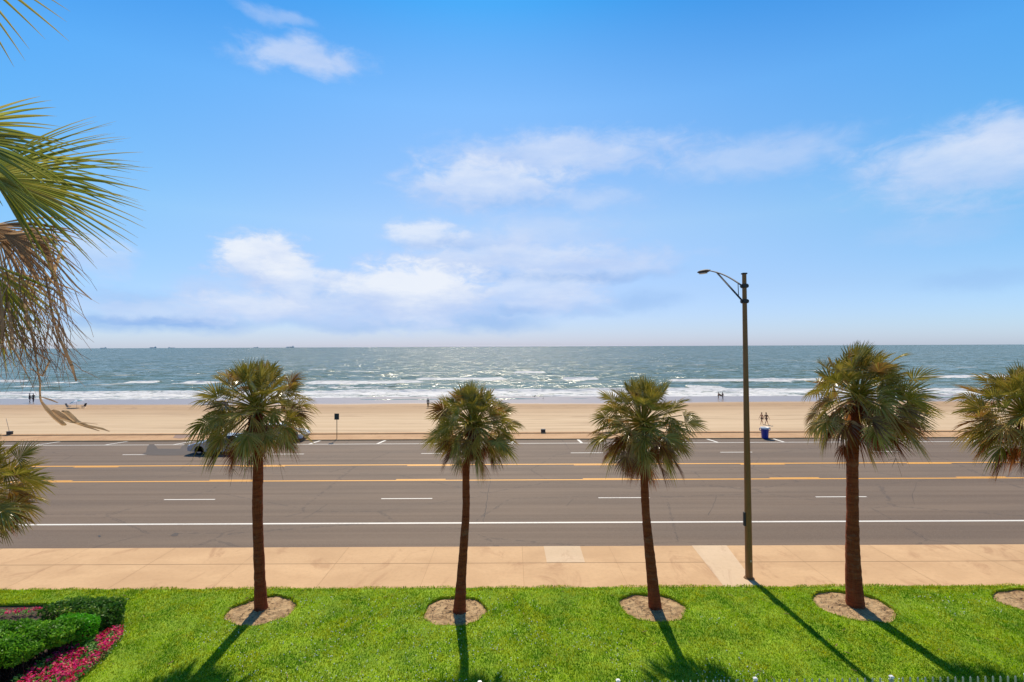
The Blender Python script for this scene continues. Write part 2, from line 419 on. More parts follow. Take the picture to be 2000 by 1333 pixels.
# near pavement: a slab with a kerb face
def slab(name, x0, x1, y0, y1, z0, z1, mat):
    bm = bmesh.new(); box(bm, ((x0+x1)/2, (y0+y1)/2, (z0+z1)/2), (x1-x0, y1-y0, z1-z0), 0, .02)
    return meta(bm_obj(name, bm, mat), kind='structure')
slab('sidewalk', -XB, XB, Y_LAWN1, Y_CURB, -.28, 0.0, M_WALK)
slab('seawall_walk', -XB, XB, Y_EDGEF, Y_WALL-.55, -.28, -.045, M_FARWALK)
# the sea wall itself: coping and a concave concrete face down to the beach
prof = [(Y_WALL-.55, -.28), (Y_WALL-.55, .03), (Y_WALL, .03), (Y_WALL, -.35), (Y_WALL+.25, -1.6), (Y_WALL+.8, -2.8), (Y_WALL+1.9, -3.8), (Y_WALL+3.2, -4.4), (Y_WALL-.55, -4.4)]
nP = len(prof)
V = [(x, y, z) for x in (-XB, XB) for (y, z) in prof]
Fc = [(i, (i+1) % nP, (i+1) % nP+nP, i+nP) for i in range(nP)]+[tuple(range(nP)), tuple(range(2*nP-1, nP-1, -1))]
meta(mesh_obj('seawall', V, Fc, M_FARWALK), kind='structure')
road = sheet('road', -XB, XB, Y_CURB, Y_EDGEF, ZR, M_ASPH)
# markings
def line(y, wd, x0=-XB, x1=XB, mat=M_WHITE, nm='lane_line', dz=.004):
    return sheet(nm, x0, x1, y-wd/2, y+wd/2, ZR+dz, mat, road)
yw1 = P(1000, 1021.5, ZR).y; yd1 = P(1000, 973.5, ZR).y; yy1 = P(1000, 938, ZR).y; yy2 = P(1000, 907.5, ZR).y
yd2 = P(1000, 885.5, ZR).y; yw2 = P(1000, 866.5, ZR).y
line(yw1, .17); line(yw2, .15)
line(yy1, .19, mat=M_YELLOW, nm='centre_line'); line(yy2, .24, mat=M_YELLOW, nm='centre_line')
def dashes(y, xs_px, ypx, wd, mat, nm, length=3.0, period=None):
    V = []; Fc = []
    xs = [P(a, ypx, ZR).x for a in xs_px]; per = (xs[-1]-xs[0])/(len(xs)-1)
    k = -9
    for k in range(-12, 14):
        x = xs[0]+k*per; b = len(V)
        V += [(x, y-wd/2, ZR+.004), (x+length, y-wd/2, ZR+.004), (x+length, y+wd/2, ZR+.004), (x, y+wd/2, ZR+.004)]
        Fc.append((b, b+1, b+2, b+3))
    return mesh_obj(nm, V, Fc, mat, road)
dashes(yd1, [328, 755, 1177, 1597], 973, .12, M_WHITE, 'lane_dashes', 2.8)
dashes(yd2, [249, 555, 840, 1137, 1425, 1710], 886, .15, M_WHITE, 'lane_dashes', 2.5)
dashes(yy1+.24, [415, 787, 1157, 1520, 1880], 936, .16, M_YELLOW, 'centre_dashes', 3.1)
dashes(yy2-.27, [155, 480, 812, 1140, 1463, 1785], 910, .18, M_YELLOW, 'centre_dashes', 3.1)
V = []; Fc = []
for (x0, y0_, x1, y1_) in [(78, 868.5, 130, 860.5), (210, 868.5, 258, 860.5), (343, 868, 386, 860), (470, 868, 505, 860), (605, 867.5, 629, 859.5), (737, 867.5, 755, 859), (868, 867, 880, 858.5), (1000, 867, 1003, 858.5),
                         (1137, 866.5, 1128, 858), (1265, 866.5, 1249, 858), (1404, 865.5, 1379, 857), (1534, 865, 1508, 856.5), (1661, 864, 1636, 856), (1790, 863, 1758, 855), (1908, 862.5, 1876, 854), (-50, 869, 0, 861)]:
    a = P(x0, y0_, ZR); b = P(x1, y1_, ZR); a.y = yw2+.1; b.y = Y_EDGEF-.02; k = len(V)
    V += [(a.x-.11, a.y, ZR+.006), (a.x+.11, a.y, ZR+.006), (b.x+.11, b.y, ZR+.006), (b.x-.11, b.y, ZR+.006)]; Fc.append((k, k+1, k+2, k+3))
mesh_obj('parking_lines', V, Fc, M_WHITE, road)
# flat outline of an erased car added on the far lane; dark mark beyond
def poly_px(name, pts, z, mat, zo=.008, parent=None):
    V = [P(a, b, z) for a, b in pts]
    for v in V: v.z = z+zo
    return mesh_obj(name, V, [tuple(range(len(V)))], mat, parent)
M_PATCH = simple('dark_road_mark', (.085, .066, .055), .85, var=.25, scale=3, bump=.3)
poly_px('erased_car_outline', [(276, 888), (285, 884), (288, 872), (292, 868.5), (300, 868), (304, 871), (308, 877), (352, 877), (356, 871), (362, 868.5), (370, 869), (375, 875), (388, 877), (382, 889), (340, 890), (300, 890)], ZR, M_PATCH, parent=road)
o = poly_px('dark_mark', [(338, 855.5), (343, 849.5), (346, 847.5), (376, 847.5), (379, 851), (372, 854), (350, 857)], -.045, simple('mark_brown', (.30, .19, .14), .9, var=.2, scale=3), .004); meta(o, kind='structure')
# two small dark spots on the near shoulder
poly_px('dark_spot', [(333, 1046), (342, 1041), (350, 1042), (347, 1047), (338, 1048)], ZR, M_PATCH, parent=road)
poly_px('dark_spot', [(191, 1047), (195, 1046), (198, 1048), (194, 1050)], ZR, simple('spot_black', (.03, .026, .025), .6), parent=road)
M_CRACK = simple('crack_tar', (.055, .042, .036), .8)
for pts in ([(958, 934), (954, 960), (950, 985), (946, 1005), (943, 1023)], [(1400, 968), (1392, 990), (1380, 1012)], [(640, 985), (612, 1003), (588, 1016)], [(1120, 975), (1104, 992)], [(236, 1000), (200, 1012), (150, 1018)], [(930, 862), (938, 884), (936, 905)], [(1790, 942), (1782, 968), (1786, 990)]):
    rc = random.Random(pts[0][0]); q_ = []
    for (a0, b0), (a1, b1) in zip(pts[:-1], pts[1:]):
        for k in range(5): q_.append(P(a0+(a1-a0)*k/5+rc.uniform(-1.2, 1.2), b0+(b1-b0)*k/5, ZR))
    V = []; Fc = []
    for i, q in enumerate(q_): ww = rc.uniform(.008, .022); V += [(q.x-ww, q.y, ZR+.003), (q.x+ww, q.y+.01, ZR+.003)]
    for i in range(len(q_)-1): Fc.append((2*i, 2*i+1, 2*i+3, 2*i+2))
    mesh_obj('crack', V, Fc, M_CRACK, road)
# pavement joints and pale replaced panels
sw = [o for o in COL.objects if o.name == 'sidewalk'][0]
def strip(x0, y0, x1, y1, wd, z, mat, nm, parent):
    a = Vector((x0, y0)); b = Vector((x1, y1)); n = (b-a).normalized(); n = Vector((-n.y, n.x))*wd/2
    return mesh_obj(nm, [(a.x-n.x, a.y-n.y, z), (b.x-n.x, b.y-n.y, z), (b.x+n.x, b.y+n.y, z), (a.x+n.x, a.y+n.y, z)], [(0, 1, 2, 3)], mat, parent)
yj = P(1000, 1100, 0).y
V = []; Fc = []
def addq(a, b, c, d):
    k = len(V); V.extend([a, b, c, d]); Fc.append((k, k+1, k+2, k+3))
addq((-XB, yj-.012, .005), (XB, yj-.012, .005), (XB, yj+.012, .005), (-XB, yj+.012, .005))
for i in range(-30, 31):
    xj = i*3.55+.38; ww = .004 if i % 2 else .006
    addq((xj-ww, Y_LAWN1, .005), (xj+ww, Y_LAWN1, .005), (xj+ww, Y_CURB-.02, .005), (xj-ww, Y_CURB-.02, .005))
mesh_obj('joints', V, Fc, M_JOINT, sw)
a = P(1068, 1100, 0); b = P(1143, 1100, 0)
mesh_obj('pale_panel', [(a.x, yj+.02, .007), (b.x, yj+.02, .007), (b.x+.02, Y_CURB-.02, .007), (a.x-.02, Y_CURB-.02, .007)], [(0, 1, 2, 3)], M_PALE, sw)
a = P(1349, 1064, 0); b = P(1410, 1142, 0); c = P(1475, 1142, 0); d = P(1416, 1063, 0)
mesh_obj('pale_panel', [(a.x, Y_CURB-.02, .007), (b.x, Y_LAWN1+.05, .007), (c.x, Y_LAWN1+.05, .007), (d.x, Y_CURB-.02, .007)], [(0, 1, 2, 3)], M_PALE, sw)

# beach: gently rippled sheet
xs = np.linspace(-420, 420, 281); ys = np.concatenate([np.linspace(Y_WALL+1.2, 70, 12), np.linspace(72, 135, 64)])
X, Yg = np.meshgrid(xs, ys); Z = Z_BEACH - .30*np.clip((Yg-60)/60, 0, 2) + .10*(fbm(X*.03, Yg*.12, 4, 3)-.5) + .05*(fbm(X*.3, Yg*.5, 3, 9)-.5)
Z = np.where(Yg > 108, np.minimum(Z, Z_BEACH-.27-(Yg-108)*.0098), Z)
n1, n2 = X.shape; idx = np.arange(n1*n2).reshape(n1, n2)
Q = np.stack([idx[:-1, :-1], idx[:-1, 1:], idx[1:, 1:], idx[1:, :-1]], -1).reshape(-1, 4)
meta(big_mesh('beach', np.stack([X, Yg, Z], -1).reshape(-1, 3), Q, M_SAND, nper=4, smooth=True), kind='structure')

# sea
SEA_Z = Z_BEACH-.42
HS = H-SEA_Z
def seaD(py, px=1000): return P(px, py, SEA_Z).y
xs = np.concatenate([np.linspace(-30000, -300, 24)[:-1], np.arange(-300, 300.1, 1.1), np.linspace(300, 30000, 24)[1:]])
ys = np.concatenate([np.arange(111, 235, .5), np.arange(235, 420, 2.0), np.geomspace(425, 2500, 60), np.geomspace(2700, 30000, 20)])
X, Yg = np.meshgrid(xs, ys)
near = np.clip(1-(Yg-230)/200, 0, 1)*np.clip((Yg-121)/12, .05, 1)
Z = SEA_Z + near*(.16*np.sin(Yg*.42+4*fbm(X*.02, Yg*.01, 3, 5)) + .20*(fbm(X*.12, Yg*.3, 4, 8)-.47))
foam = np.zeros_like(X)
# swash: lacy white water in front of the beach
edge = seaD(779) + 2.2*(fbm(X*.02, X*0, 3, 21)-.5)*2
e2 = seaD(763.5) + 9*(fbm(X*.015, X*0+3, 4, 23)-.5)
sw_ = np.clip((Yg-edge)/1.5, 0, 1)*np.clip((e2-Yg)/2.0, 0, 1)
foam = np.maximum(foam, sw_*(.66+.6*(fbm(X*.08, Yg*.35, 4, 31)-.45)+.25*np.clip((Yg-(e2-6))/6, 0, 1)))
Z += .55*np.exp(-((Yg-e2+1.2)/1.6)**2)*(.4+fbm(X*.03, Yg*0, 2, 4))
# breakers: (px0, px1, py, strength)
BR = [(-100, 70, 746, .8), (90, 170, 747, .6), (235, 305, 748, .9), (345, 432, 748.5, 1.0), (590, 840, 747.5, 1.05), (800, 1000, 741.5, 1.0), (1095, 1175, 742, 1.0),
      (1290, 1560, 744.5, 1.05), (1480, 1700, 742, .9), (1750, 2150, 736.5, 1.0), (1900, 2200, 741, .7), (1340, 1420, 757, .8), (560, 800, 758.5, .5), (0, 90, 757, .6), (1000, 1070, 728, .8), (600, 640, 722, .6), (1660, 1730, 752, .6)]
for i, (p0, p1, py, st) in enumerate(BR):
    a = P(p0, py, SEA_Z); b = P(p1, py, SEA_Z); yc = (a.y+b.y)/2
    wob = 13*(fbm(X*.03, X*0+i, 5, 50+i)-.47)
    tx = (X-a.x)/(b.x-a.x); wx = np.clip(np.minimum(tx, 1-tx)/.12, 0, 1)
    wdt = 5.0*(.35+1.3*fbm(X*.07, X*0, 4, 70+i))
    g = np.exp(-((Yg-yc-wob)/wdt)**2)*wx*st
    foam = np.maximum(foam, g*.98)
    Z += .6*np.exp(-((Yg-yc-wob-wdt*.6)/2.2)**2)*wx*st
Z = np.where(Yg < 123, np.minimum(Z, SEA_Z+.03), Z)
n1, n2 = X.shape; idx = np.arange(n1*n2).reshape(n1, n2)
Q = np.stack([idx[:-1, :-1], idx[:-1, 1:], idx[1:, 1:], idx[1:, :-1]], -1).reshape(-1, 4)
meta(big_mesh('sea', np.stack([X, Yg, Z], -1).reshape(-1, 3), Q, M_SEA, attrs={'foam': foam.ravel()}, nper=4, smooth=True), kind='structure')

# ------------------------------------------------------------------ lawn with cut-outs
ZL, ZP = .035, -.05
def pit_poly(pxl, pxr, pyt, pyb, n=40, seed=0, skew=0):
    l = P((pxl+pxr)/2, pyt, ZL); r = P((pxl+pxr)/2, pyb, ZL); cy = (l.y+r.y)/2; ry = (l.y-r.y)/2
    ym = 677+HS*0+ (H-ZL)*F/cy
    a = P(pxl, ym, ZL); b = P(pxr, ym, ZL); cx = (a.x+b.x)/2; rx = (b.x-a.x)/2*.97
    rr = np.random.default_rng(seed); ph = rr.uniform(0, 6.28, 4)
    return [(cx+skew*math.sin(t)+rx*(1+.035*math.sin(3*t+ph[0])+.03*math.sin(7*t+ph[1]))*math.cos(t), cy+ry*(1+.05*math.sin(4*t+ph[2])+.03*math.sin(9*t+ph[3]))*math.sin(t)) for t in np.linspace(0, 2*math.pi, n, endpoint=False)]
PITS = [pit_poly(449, 583, 1162, 1222, seed=1), pit_poly(826, 952, 1163, 1224, seed=2), pit_poly(1207, 1339, 1157, 1216, seed=3), pit_poly(1592, 1742, 1152, 1216, seed=4), pit_poly(1953, 2105, 1149, 1206, seed=5)]
BED = [tuple(P(a, b, ZL).xy) for a, b in [(243, 1228), (236, 1247), (215, 1272), (188, 1300), (160, 1322), (128, 1345), (60, 1400), (-160, 1400), (-330, 1215), (-60, 1180), (90, 1178), (205, 1185), (228, 1213), (240, 1220)]]
def sd_poly(px, py, poly):
    """distance to outline, inside flag, nearest point"""
    best = np.full(px.shape, 1e9); nx = np.zeros_like(px); ny = np.zeros_like(px); ins = np.zeros(px.shape, bool)
    n = len(poly)
    for i in range(n):
        ax, ay = poly[i]; bx, by = poly[(i+1) % n]; dx, dy = bx-ax, by-ay
        t = np.clip(((px-ax)*dx+(py-ay)*dy)/(dx*dx+dy*dy), 0, 1); qx, qy = ax+t*dx, ay+t*dy
        d = np.hypot(px-qx, py-qy); m = d < best
        best = np.where(m, d, best); nx = np.where(m, qx, nx); ny = np.where(m, qy, ny)
        with np.errstate(divide='ignore', invalid='ignore'):
            c = ((ay > py) != (by > py)) & (px < (bx-ax)*(py-ay)/(by-ay)+ax)
        ins ^= c
    return best, ins, nx, ny
def mat_turf():
    m, t = material('turf'); p = t.pos
    n = t.noise(p, .9, 5, .65, .4); n2 = t.noise(p, 14, 4, .7); y = t.noise(t.mapping(p, loc=(7, 3, 0)), 1.7, 5, .65, .5)
    c = t.mix(t.smooth(n, .35, .65), (.19, .33, .004), (.30, .46, .006))
    c = t.mix(t.smooth(y, .55, .75, 0, .6), c, (.22, .24, .02))
    c = t.mix(t.smooth(n2, .5, .8, 0, .4), c, (.07, .15, .006))
    t.l.new(c, t.b.inputs['Base Color']); t.b.inputs['Roughness'].default_value = .9
    t.l.new(t.bump(n2, 1, .05), t.b.inputs['Normal'])
    return m
def mat_blade():
    m, t = material('grass_blades'); p = t.pos
    a = t.add('ShaderNodeAttribute'); a.attribute_name = 'tint'; tint = a.outputs['Fac']
    n = t.noise(p, .8, 5, .65, .5); y = t.noise(t.mapping(p, loc=(7, 3, 0)), 1.5, 6, .7, .5)
    sy = t.add('ShaderNodeSeparateXYZ'); t.l.new(p, sy.inputs[0])
    c = t.mix(t.smooth(n, .42, .58), (.13, .34, .003), (.52, .72, .006))
    yel = t.math('ADD', t.smooth(y, .42, .60, 0, .9), t.smooth(sy.outputs[1], 16.6, 17.5, 0, .35))
    c = t.mix(yel, c, (.62, .60, .012))
    c = t.mix(t.smooth(t.noise(p, 8, 3, .7), .40, .60, .5, 0), c, (.07, .22, .004))
    c = t.mix(t.smooth(tint, .05, .45, .85, 0), c, (.035, .15, .004))
    c = t.mix(t.smooth(tint, .88, 1.0, 0, .8), c, (.70, .74, .16))
    t.l.new(c, t.b.inputs['Base Color']); t.b.inputs['Roughness'].default_value = .5
    t.b.inputs['Specular IOR Level'].default_value = .05
    tr = t.add('ShaderNodeBsdfTranslucent'); t.l.new(c, tr.inputs[0])
    mx = t.add('ShaderNodeMixShader'); mx.inputs[0].default_value = .45
    t.l.new(t.b.outputs[0], mx.inputs[1]); t.l.new(tr.outputs[0], mx.inputs[2]); t.l.new(mx.outputs[0], t.out.inputs[0])
    return m
cell = .085
xs = np.arange(-26, 26, cell); ys = np.linspace(Y_LAWN0, Y_LAWN1+.04, int((Y_LAWN1-Y_LAWN0)/cell))
X, Yg = np.meshgrid(xs, ys); Zl = ZL+.025*(fbm(X*.8, Yg*.8, 3, 2)-.5)
Zl = np.where(Yg > Y_LAWN1-.2, .012, Zl)
polys = PITS+[BED]; inside = np.zeros(X.shape, bool)
for pl in polys:
    d, ins, nx, ny = sd_poly(X, Yg, pl)
    m = d < cell*.55
    X = np.where(m, nx, X); Yg = np.where(m, ny, Yg); inside |= ins & ~m
n1, n2 = X.shape; idx = np.arange(n1*n2).reshape(n1, n2)
Q = np.stack([idx[:-1, :-1], idx[:-1, 1:], idx[1:, 1:], idx[1:, :-1]], -1).reshape(-1, 4)
keep = ~(inside.ravel()[Q].any(1)); Q = Q[keep]
Vl = np.stack([X, Yg, Zl], -1).reshape(-1, 3)
# turf edge walls round every cut-out
ex = []; exf = []
for pl in polys:
    b = len(Vl)+len(ex); n = len(pl)
    for (x, y) in pl: ex.append((x, y, ZL+.004)); ex.append((x, y, ZP-.02))
    for i in range(n):
        j = (i+1) % n; exf.append((b+2*i, b+2*j, b+2*j+1, b+2*i+1))
meta(big_mesh('lawn', np.concatenate([Vl, np.array(ex)]), np.concatenate([Q, np.array(exf)]), mat_turf(), nper=4), kind='structure')

def mat_soil(name, a, b, c3):
    m, t = material(name); p = t.pos
    n = t.noise(p, 2.2, 7, .75, 1.0); g = t.noise(p, 30, 5, .75); v = t.voro(p, 16)
    c = t.mix(t.smooth(n, .35, .65), a, b); c = t.mix(t.smooth(g, .5, .75, 0, .6), c, c3)
    c = t.mix(t.smooth(v, 0, .2, .35, 0), c, tuple(x*.5 for x in a))
    t.l.new(c, t.b.inputs['Base Color']); t.b.inputs['Roughness'].default_value = .95
    t.l.new(t.bump(t.math('ADD', g, n), .9, .04), t.b.inputs['Normal'])
    return m
M_SOIL = mat_soil('pit_soil', (.34, .20, .09), (.62, .42, .21), (.80, .62, .36))
M_MULCH = mat_soil('mulch', (.075, .045, .028), (.11, .065, .04), (.17, .11, .07))
M_LITTER = simple('leaf_litter', (.40, .28, .15), .9, var=.35, scale=4)
for i, pl in enumerate(PITS):
    cx = sum(p[0] for p in pl)/len(pl); cy = sum(p[1] for p in pl)/len(pl)
    V = [(cx, cy, ZP+.05)]; Fc = []; n = len(pl); rings = 8
    for k in range(1, rings+1):
        f = k/rings
        for (x, y) in pl:
            V.append((cx+(x-cx)*f, cy+(y-cy)*f, ZP+.05*(1-f)**.6+.018*random.uniform(-1, 1)))
    for j in range(n): Fc.append((0, 1+j, 1+(j+1) % n))
    for k in range(rings-1):
        for j in range(n):
            a = 1+k*n+j; b = 1+k*n+(j+1) % n; Fc.append((a, a+n, b+n, b))
    meta(mesh_obj('tree_pit', V, Fc, M_SOIL), kind='structure')
bb = [(x, y, ZP) for x, y in BED]
meta(mesh_obj('bed_soil', bb, [tuple(range(len(bb)))], M_MULCH), kind='structure')
# pale sandy edging down the right side of the bed
edge_pts = BED[0:6]
V = []; Fc = []
for i, (x, y) in enumerate(edge_pts):
    wd = [.03, .10, .16, .22, .30, .34][i]
    V += [(x-.01, y, ZP+.03), (x-wd-.06, y+.05, ZP+.012)]
for i in range(len(edge_pts)-1): Fc.append((2*i, 2*i+1, 2*i+3, 2*i+2))
meta(mesh_obj('sand_edging', V, Fc, M_SOIL), kind='structure')

# fallen bits of frond and bark in the pits and here and there on the turf
lp_ = []
for pl in PITS:
    cx = sum(p[0] for p in pl)/len(pl); cy = sum(p[1] for p in pl)/len(pl); rx_ = max(p[0] for p in pl)-cx; ry_ = max(p[1] for p in pl)-cy
    for k in range(120):
        a = random.uniform(0, 6.28); q = random.random()**.5*.95; lp_.append((cx+rx_*q*math.cos(a), cy+ry_*q*math.sin(a), ZP+.05*(1-q)**.6+.02))
for k in range(90): lp_.append((random.uniform(-13, 15), random.uniform(12.4, 17.3), ZL+.06))
V = []; Fc = []
for (x, y, z) in lp_:
    a = random.uniform(0, 3.14); l_ = random.uniform(.015, .075); w_ = random.uniform(.004, .012); k = len(V); c_, s_ = math.cos(a), math.sin(a)
    for (u_, v_, h_) in ((-1, -1, 0), (1, -1, .2), (1, 1, .3), (-1, 1, 0), (0, 0, .5)): V.append((x+u_*l_*c_-v_*w_*s_, y+u_*l_*s_+v_*w_*c_, z+h_*.03))
    Fc += [(k, k+1, k+4), (k+1, k+2, k+4), (k+2, k+3, k+4), (k+3, k, k+4)]
meta(mesh_obj('leaf_litter', V, Fc, simple('litter', (.30, .17, .08), .9, var=.7, scale=5)), 'dry brown leaf bits lying in the tree pits and on the turf', 'litter', kind='stuff')

# grass blades
NB = 330000
bx = rng.uniform(-19.5, 19.5, NB); by = 11.9 + (Y_LAWN1+.05-11.9)*rng.random(NB)
by = by + .30*(fbm(bx*1.6, bx*0, 4, 77)-.42)*(by > Y_LAWN1-.16)
ok = np.abs(bx) < by*1.04+.6
for pl in polys:
    d, ins, _, _ = sd_poly(bx, by, pl); ok &= ~(ins & (d > .02+.09*rng.random(NB)**3))
bx, by = bx[ok], by[ok]; n = len(bx)
ht = rng.uniform(.025, .06, n)*(.6+.9*fbm(bx*1.2, by*1.2, 3, 12)); wd = rng.uniform(.007, .014, n)
an = rng.uniform(0, math.pi, n); ln = rng.uniform(0, 1, n)*ht*1.1; la = rng.uniform(0, 2*math.pi, n)
V = np.zeros((n, 3, 3)); V[:, 0] = np.stack([bx-np.cos(an)*wd, by-np.sin(an)*wd, np.full(n, ZL-.01)], -1)
V[:, 1] = np.stack([bx+np.cos(an)*wd, by+np.sin(an)*wd, np.full(n, ZL-.01)], -1)
V[:, 2] = np.stack([bx+np.cos(la)*ln, by+np.sin(la)*ln, ZL+ht], -1)
tint = np.repeat(rng.random(n), 3)
meta(big_mesh('grass', V.reshape(-1, 3), np.arange(3*n).reshape(-1, 3), mat_blade(), attrs={'tint': tint}),
     'short green lawn grass with yellowish patches beside the pavement', 'grass', kind='stuff')
# clover heads: small white specks
nc = 3200
cx = rng.uniform(-15, 15, nc); cy = 12.2+4.6*rng.random(nc)**1.5; ok = (fbm(cx*.35, cy*.35, 3, 5) > .47) & (np.abs(cx) < cy)
for pl in polys: ok &= ~sd_poly(cx, cy, pl)[1]
cx, cy = cx[ok], cy[ok]; n = len(cx); r = rng.uniform(.008, .022, n)
oc = np.array([(1, 0, 0), (-1, 0, 0), (0, 1, 0), (0, -1, 0), (0, 0, 1), (0, 0, -1)], float)
V = np.stack([cx, cy, np.full(n, ZL+.045)], -1)[:, None, :]+oc[None]*r[:, None, None]
tf = np.array([(0, 2, 4), (2, 1, 4), (1, 3, 4), (3, 0, 4), (2, 0, 5), (1, 2, 5), (3, 1, 5), (0, 3, 5)])
Fq = (np.arange(n)*6)[:, None, None]+tf[None]
meta(big_mesh('clover', V.reshape(-1, 3), Fq.reshape(-1, 3), simple('clover_white', (.75, .78, .62), .7)),
     'tiny white clover heads scattered through the lawn', 'clover', kind='stuff')

# ------------------------------------------------------------------ palms
def mat_leaf(name, cols, rough=.38, trans=.30, spec=.5):
    """cols: dark, mid, light along the 'tint' attribute"""
    m, t = material(name)
    a = t.add('ShaderNodeAttribute'); a.attribute_name = 'tint'
    c = t.ramp(a.outputs['Fac'], [(i/(len(cols)-1), k) for i, k in enumerate(cols)])
    c = t.mix(t.smooth(t.noise(t.obj, 5, 4), .3, .7, 0, .35), c, tuple(x*.6 for x in cols[len(cols)//2]))
    t.l.new(c, t.b.inputs['Base Color']); t.b.inputs['Roughness'].default_value = rough
    t.b.inputs['Specular IOR Level'].default_value = spec
    tr = t.add('ShaderNodeBsdfTranslucent'); t.l.new(c, tr.inputs[0])
    mx = t.add('ShaderNodeMixShader'); mx.inputs[0].default_value = trans
    t.l.new(t.b.outputs[0], mx.inputs[1]); t.l.new(tr.outputs[0], mx.inputs[2]); t.l.new(mx.outputs[0], t.out.inputs[0])
    return m
# tint: 0 dead brown -> .35 orange/tan -> .6 olive -> .8 green -> 1 yellow green
M_FROND = mat_leaf('palm_frond', [(.20, .055, .014), (.50, .25, .06), (.60, .43, .10), (.40, .30, .038), (.20, .185, .018), (.66, .54, .12)], .29, .20, .5)
M_NEARF = mat_leaf('near_frond', [(.22, .07, .02), (.56, .32, .10), (.60, .48, .14), (.40, .36, .05), (.24, .28, .03), (.62, .60, .14)], .35, .42, .45)
M_DEAD = mat_leaf('dead_frond', [(.12, .028, .010), (.28, .075, .020), (.40, .17, .05)], .6, .45, .25)
M_DRY = mat_leaf('dry_frond', [(.26, .14, .075), (.58, .38, .21), (.78, .60, .38)], .7, .45, .2)
def mat_trunk():
    m, t = material('palm_trunk')
    sy = t.add('ShaderNodeSeparateXYZ'); t.l.new(t.obj, sy.inputs[0])
    rings = t.noise(t.mapping(t.obj, (1.2, 1.2, 9)), 1.6, 5, .65, .3); fib = t.noise(t.mapping(t.obj, (16, 16, 1.5)), 1.5, 5, .7)
    c = t.mix(t.smooth(rings, .3, .7), (.17, .030, .009), (.30, .068, .020))
    c = t.mix(t.smooth(fib, .5, .75, 0, .5), c, (.32, .12, .05))
    c = t.mix(t.smooth(t.noise(t.mapping(t.obj, (1, 1, 1.6)), 2.2, 5, .7), .52, .70, 0, .45), c, (.30, .17, .10))
    t.l.new(c, t.b.inputs['Base Color']); t.b.inputs['Roughness'].default_value = .85; t.b.inputs['Specular IOR Level'].default_value = .2
    t.l.new(t.bump(t.math('ADD', rings, t.math('MULTIPLY', fib, .6)), .9, .05), t.b.inputs['Normal'])
    return m
M_TRUNK = mat_trunk()

class Leaves:
    def __init__(s): s.V = []; s.F = []; s.T = []
    def seg(s, base, d, nrm, L, w0, wmax, droop, tint, tipt, rr, steps=5, fold=.35, wind=None):
        """one folded leaf segment"""
        k0 = len(s.V)
        side = d.cross(nrm).normalized()
        for i in range(steps+1):
            t = i/steps
            c = base+d*(L*t)+Vector((0, 0, -1))*(droop*L*(t**2.2))
            if wind is not None: c = c+wind*(L*t*t)
            if t < .45: wd = w0+(wmax-w0)*(t/.45)
            else: wd = wmax*(1-(t-.45)/.55)**.8
            wd = max(wd, .0012)
            s.V += [c-side*wd*.5, c-nrm*(wd*fold), c+side*wd*.5]
            tt = tint+(tipt-tint)*(t**3); s.T += [tt, tt*.98, tt]
        for i in range(steps):
            a = k0+3*i; s.F += [(a, a+1, a+4, a+3), (a+1, a+2, a+5, a+4)]
    def fan(s, O, u, nrm, Rb, nseg, thmax, droop, tint, rr, vfold=.25, tip=None, costa=.3, th0=None, steps=5, wind=None, wfac=1.0, jag=.12):
        u = u.normalized(); sd_ = u.cross(nrm).normalized(); nrm = sd_.cross(u).normalized()
        if tip is None: tip = tint
        lo, hi = (-thmax, thmax) if th0 is None else th0
        dth = (hi-lo)/nseg
        for i in range(nseg+1):
            th = lo+i*dth+rr.gauss(0, dth*.12)
            d = u*math.cos(th)+sd_*math.sin(th)+nrm*(vfold*abs(math.sin(th)))
            d.normalize()
            L = Rb*(.74+.26*math.cos(th*.8))*rr.uniform(1-jag, 1+jag*.5)
            base = O+u*(costa*Rb*max(0, math.cos(th*.75))**2)+Vector((0, 0, -1))*(costa*Rb*.12*droop)
            wmax = 2*L*.45*math.sin(dth/2)*1.2*wfac
            n_ = (nrm+sd_*rr.uniform(-.35, .35)).normalized()
            s.seg(base, d, n_, L, wmax*.25, wmax, droop*rr.uniform(.7, 1.5), min(1, max(0, tint+rr.gauss(0, .15))), tip, rr, steps, wind=wind)
    def stalk(s, pts, r0, r1, tint):
        v, f = tube_data(pts, [r0+(r1-r0)*i/(len(pts)-1) for i in range(len(pts))], 4)
        k = len(s.V); s.V += v; s.F += [tuple(i+k for i in g) for g in f]; s.T += [tint]*len(v)
    def build(s, name, mat, parent):
        o = mesh_obj(name, s.V, s.F, mat, parent)
        a = o.data.attributes.new('tint', 'FLOAT', 'POINT'); a.data.foreach_set('value', s.T)
        return o

def frond(Lv, C, az_, el_, lp, Rb, tint, rr, nseg=30, droop=.35, sag=.3, thmax=2.1, wind=None, tip=None, steps=5):
    d = Vector((math.cos(az_)*math.cos(el_), math.sin(az_)*math.cos(el_), math.sin(el_)))
    pts = []
    for i in range(6):
        t = i/5; pts.append(C+d*(lp*t)+Vector((0, 0, -1))*(sag*lp*t*t)+(wind*(lp*t*t*.6) if wind is not None else Vector((0, 0, 0))))
    Lv.stalk(pts, .022, .012, .7 if tint > .5 else .3)
    u = (pts[-1]-pts[-2]).normalized()
    up = Vector((0, 0, 1)); sd_ = u.cross(up)
    if sd_.length < .1: sd_ = Vector((1, 0, 0))
    sd_.normalize(); n_ = sd_.cross(u).normalized()
    roll = rr.gauss(0, .75); n_ = (Matrix.Rotation(roll, 3, u) @ n_)
    if n_.z < 0 and el_ > -.3: n_ = -n_
    Lv.fan(pts[-1], u, n_, Rb, nseg, thmax, droop, tint, rr, vfold=rr.uniform(.1, .8), tip=tip, costa=.28, wind=wind, steps=steps)

